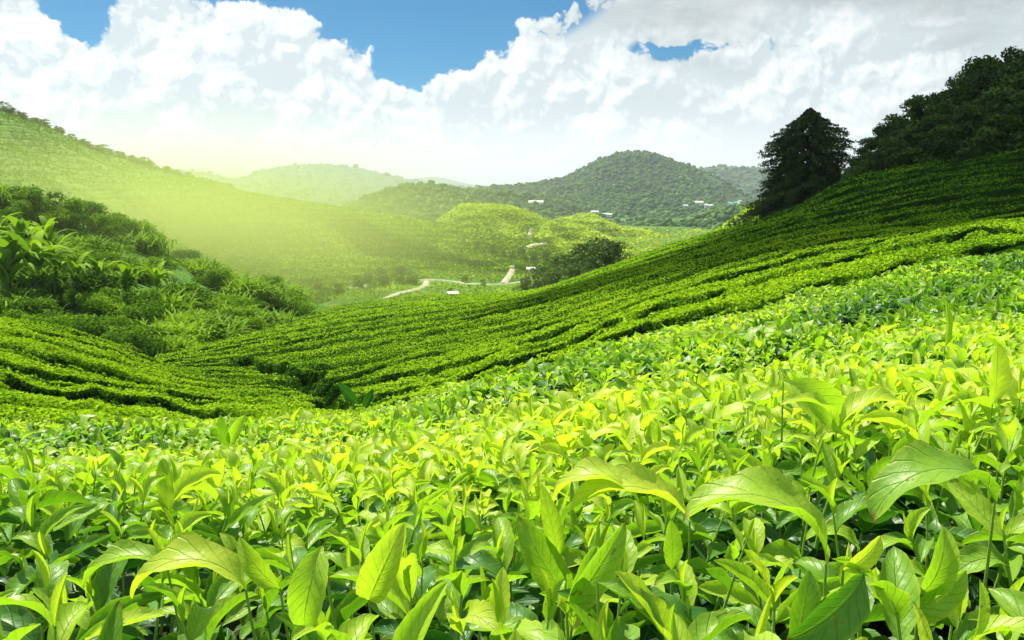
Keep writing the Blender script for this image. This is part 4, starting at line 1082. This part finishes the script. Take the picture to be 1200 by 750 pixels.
# ------------------------------------------------------------------ tracks and buildings
def road(pts, w, label):
    pts = np.array(pts, float); t = np.linspace(0, len(pts) - 1, len(pts) * 5)
    px = np.interp(t, range(len(pts)), pts[:, 0]); py = np.interp(t, range(len(pts)), pts[:, 1])
    c = [ray(a, b) for a, b in zip(px, py)]; c = np.array([x for x in c if x is not None]); 
    k = np.ones(3) / 3; cs = c.copy()
    for ax in range(3): cs[1:-1, ax] = np.convolve(c[:, ax], k, 'valid')
    c = cs; d = np.gradient(c[:, :2], axis=0); d /= np.linalg.norm(d, axis=1, keepdims=True) + 1e-9
    sdv = np.stack([d[:, 1], -d[:, 0], 0 * d[:, 0]], 1)
    ww = w * (1 + .2 * vnoise(c * .2))[:, None]
    V = np.stack([c - sdv * ww, c - sdv * ww * .5, c, c + sdv * ww * .5, c + sdv * ww], 1)
    for a in range(V.shape[0]):
        for b in range(5): V[a, b, 2] = max(ground(V[a, b, 0], V[a, b, 1]), c[a, 2] - .4) + .22
    V[:, 0, 2] -= .3; V[:, -1, 2] -= .3
    o = link('farm_track', mesh('farm_track', V.reshape(-1, 3), quads(len(c), 5), [M_ROAD]), kind='structure')
for pts_, w_ in ROADS: road(pts_, w_ * .72, '')
MW = plain('white_wall', (.78, .78, .74)); MR = plain('pale_roof', (.62, .64, .62)); MT = plain('turquoise_roof', (.16, .50, .50)); MWIN = plain('window_glass', (.05, .06, .07), .3); MB_ = plain('rust_roof', (.42, .26, .18))
def boxm(name, c, s_, mat):
    x, y, z = c; a, b, h = s_[0] / 2, s_[1] / 2, s_[2]
    v = np.array([[x + i * a, y + j * b, z + k * h] for i in (-1, 1) for j in (-1, 1) for k in (0, 1)])
    q = np.array([[0, 1, 3, 2], [4, 6, 7, 5], [0, 4, 5, 1], [2, 3, 7, 6], [0, 2, 6, 4], [1, 5, 7, 3]])
    return mesh(name, v, q, [mat], smooth=False)
def house(px, py, w, dpt, h, label, roof, rot=0.0, wall=None, mind=700):
    p = on(px, py); yy = py
    while mind and proj(p)[2] < mind and yy > py - 12: yy -= .5; p = on(px, yy)
    r0 = link('farm_building', None, label=label, cat='building', loc=p - [0, 0, .5]); r0.rotation_euler = (0, 0, rot)
    link('wall', boxm('wall', (0, 0, 0), (w, dpt, h + .5), wall or MW), r0)
    o = .5; v = np.array([[-w/2 - o, -dpt/2 - o, h + .45], [w/2 + o, -dpt/2 - o, h + .45], [w/2 + o, dpt/2 + o, h + .45], [-w/2 - o, dpt/2 + o, h + .45], [-w/2 - o, 0, h + .5 + dpt * .3], [w/2 + o, 0, h + .5 + dpt * .3]])
    link('roof', mesh('roof', v, [np.array([[0, 1, 5, 4], [2, 3, 4, 5], [0, 3, 2, 1]]), np.array([[0, 4, 3], [1, 2, 5]])], [roof], smooth=False), r0)
    n = 0 if mind == 0 else max(2, int(w / 3.2)); wm = boxm('window', (0, 0, 0), (1.1, .12, 1.1), MWIN)
    for i in range(n):
        o_ = link('window', wm, r0, loc=(-w / 2 + w * (i + .5) / n, -dpt / 2 - .02, .5 + h * .42))
house(628, 241, 19, 8, 4.5, 'long white building on the forested slope above the bright tea hill', MW)
house(697, 254, 9, 6, 3, 'small grey-roofed building, left of the low pair beyond the tea hill', MR)
house(711, 254, 13, 6, 3, 'longer grey-roofed building, right of the low pair beyond the tea hill', MR)
house(803, 244, 7, 6, 4, 'small pale house at the left end of the mountain village', MR, .3)
house(819, 240, 13, 7, 4, 'longest white building in the mountain village', MW, -.1)
house(827, 244, 4.5, 6, 5, 'narrow white house below the longest village building', MW, .2)
house(832, 243.5, 8, 6, 3.5, 'low white house at the right end of the white village buildings', MR)
house(856, 241, 6, 6, 3.5, 'left turquoise-roofed house near the tall evergreen', MT, .2)
house(863.5, 241, 7, 6, 4, 'right turquoise-roofed house near the tall evergreen', MT, -.2)
house(867, 238, 6, 5, 3, 'pale-roofed house just above the turquoise-roofed pair', MR)
#house(887, 239, 10, 7, 3, 'rusty-roofed building beside the tall evergreen', MB_)
house(530, 347, 1.5, 1.3, .7, 'tiny white hut standing in the valley tea', MW, .4, mind=0)
house(622, 322, 1.6, 1.6, 1.8, 'tiny white pump hut beside the farm track', MW, mind=0)


# ------------------------------------------------------------------ unseen clouds added for their shade, and air
M_SHADECLOUD = plain('shade_cloud', (.85, .87, .9), 1.0)
def cloud(name, target, puffs):
    c0 = np.array(target) + np.array(to_sun) * (480 / to_sun.z)
    vs, fs, o = [], [], 0
    for (x, y, rx, ry) in puffs:
        for k in range(7):
            a = rng.uniform(0, 6.28); q_ = rng.uniform(0, .55)
            v = IV * np.array([rx, ry, 16]) * rng.uniform(.5, .75) * rng.uniform(.85, 1.15, (12, 1)) + c0 + [x + math.sin(a) * q_ * rx, y + math.cos(a) * q_ * ry, rng.uniform(-4, 14)]
            vs.append(v); fs.append(IF + o); o += 12
    link(name, mesh(name, np.concatenate(vs), np.concatenate(fs), [M_SHADECLOUD]), kind='structure')
cloud('cloud', P(1080, 200, 66), [(0, 0, 22, 20), (24, -4, 22, 17), (46, 0, 26, 24), (4, 24, 24, 18), (-14, 22, 14, 14), (70, 10, 26, 26), (30, 26, 24, 22), (-16, -26, 13, 9), (4, -30, 15, 11), (24, -32, 17, 12), (-14, -12, 15, 12), (10, -16, 16, 12), (42, -26, 18, 16), (-30, -8, 12, 9)])  # out of view, added and shaped to shade the upper right slope
cloud('cloud', P(530, 280, 275), [(0, 0, 24, 30), (22, 2, 18, 24), (-30, 14, 24, 28)])  # out of view, added to shade the middle of the left hill
# mist volume added over the left hollow to imitate a sun glow
m, g = new_mat('glow_mist')
vol = g.new('ShaderNodeVolumePrincipled'); vol.inputs['Color'].default_value = (0.80, 1.0, 0.26, 1); qv_ = g.v('DIVIDE', g.v('SUBTRACT', g.new('ShaderNodeNewGeometry').outputs['Position'], tuple(float(k_) for k_ in P(215, 266, 152))), (88, 95, 25))
rl_ = g.new('ShaderNodeVectorMath', operation='LENGTH'); g.put(rl_.inputs[0], qv_)
fall_ = g.m('MAXIMUM', g.m('SUBTRACT', 1.0, rl_.outputs['Value']), 0.0)
g.put(vol.inputs['Density'], g.m('ADD', g.m('MULTIPLY', g.m('POWER', fall_, 3.0), 0.042), g.m('MULTIPLY', fall_, 0.0042)))
m.cycles.volume_step_rate = 0.5; vol.inputs['Anisotropy'].default_value = 0.45
o_ = g.new('ShaderNodeOutputMaterial'); g.l.new(vol.outputs[0], o_.inputs['Volume'])
E = []; k_ = 16
for a in range(k_ + 1):
    for b in range(32):
        t1, t2 = math.pi * a / k_, 2 * math.pi * b / 32
        if a in (0, k_) and b: continue
        E.append([88 * math.cos(t2) * math.sin(t1), 95 * math.sin(t2) * math.sin(t1), 25 * math.cos(t1)])
E = np.array(E) + P(215, 266, 152); top_, bot_ = 0, len(E) - 1
id_ = lambda a, b: 1 + (a - 1) * 32 + b % 32
MQ = np.array([[id_(a, b), id_(a + 1, b), id_(a + 1, b + 1), id_(a, b + 1)] for a in range(1, k_ - 1) for b in range(32)])
MT_ = np.array([[top_, id_(1, b), id_(1, b + 1)] for b in range(32)] + [[bot_, id_(k_ - 1, b + 1), id_(k_ - 1, b)] for b in range(32)])
link('glow_mist', mesh('glow_mist', E, [MQ, MT_], [m]), label='added yellow-green mist standing in for the sun glow before the left hill', cat='mist', kind='stuff')
zlo, zhi = -150.0, 215.0
hv = np.array([[x, y, z] for x in (-16000, 16000) for y in (-900, 15000) for z in (zlo, zhi)], float)
hq = np.array([[0, 1, 3, 2], [4, 6, 7, 5], [0, 4, 5, 1], [2, 3, 7, 6], [0, 2, 6, 4], [1, 5, 7, 3]])
m, g = new_mat('haze')
vol = g.new('ShaderNodeVolumePrincipled'); vol.inputs['Color'].default_value = (0.82, 0.95, 0.99, 1); vol.inputs['Density'].default_value = 1.35e-4; vol.inputs['Anisotropy'].default_value = 0.35
o_ = g.new('ShaderNodeOutputMaterial'); g.l.new(vol.outputs[0], o_.inputs['Volume'])
link('haze', mesh('haze', hv, hq, [m], smooth=False), kind='stuff')
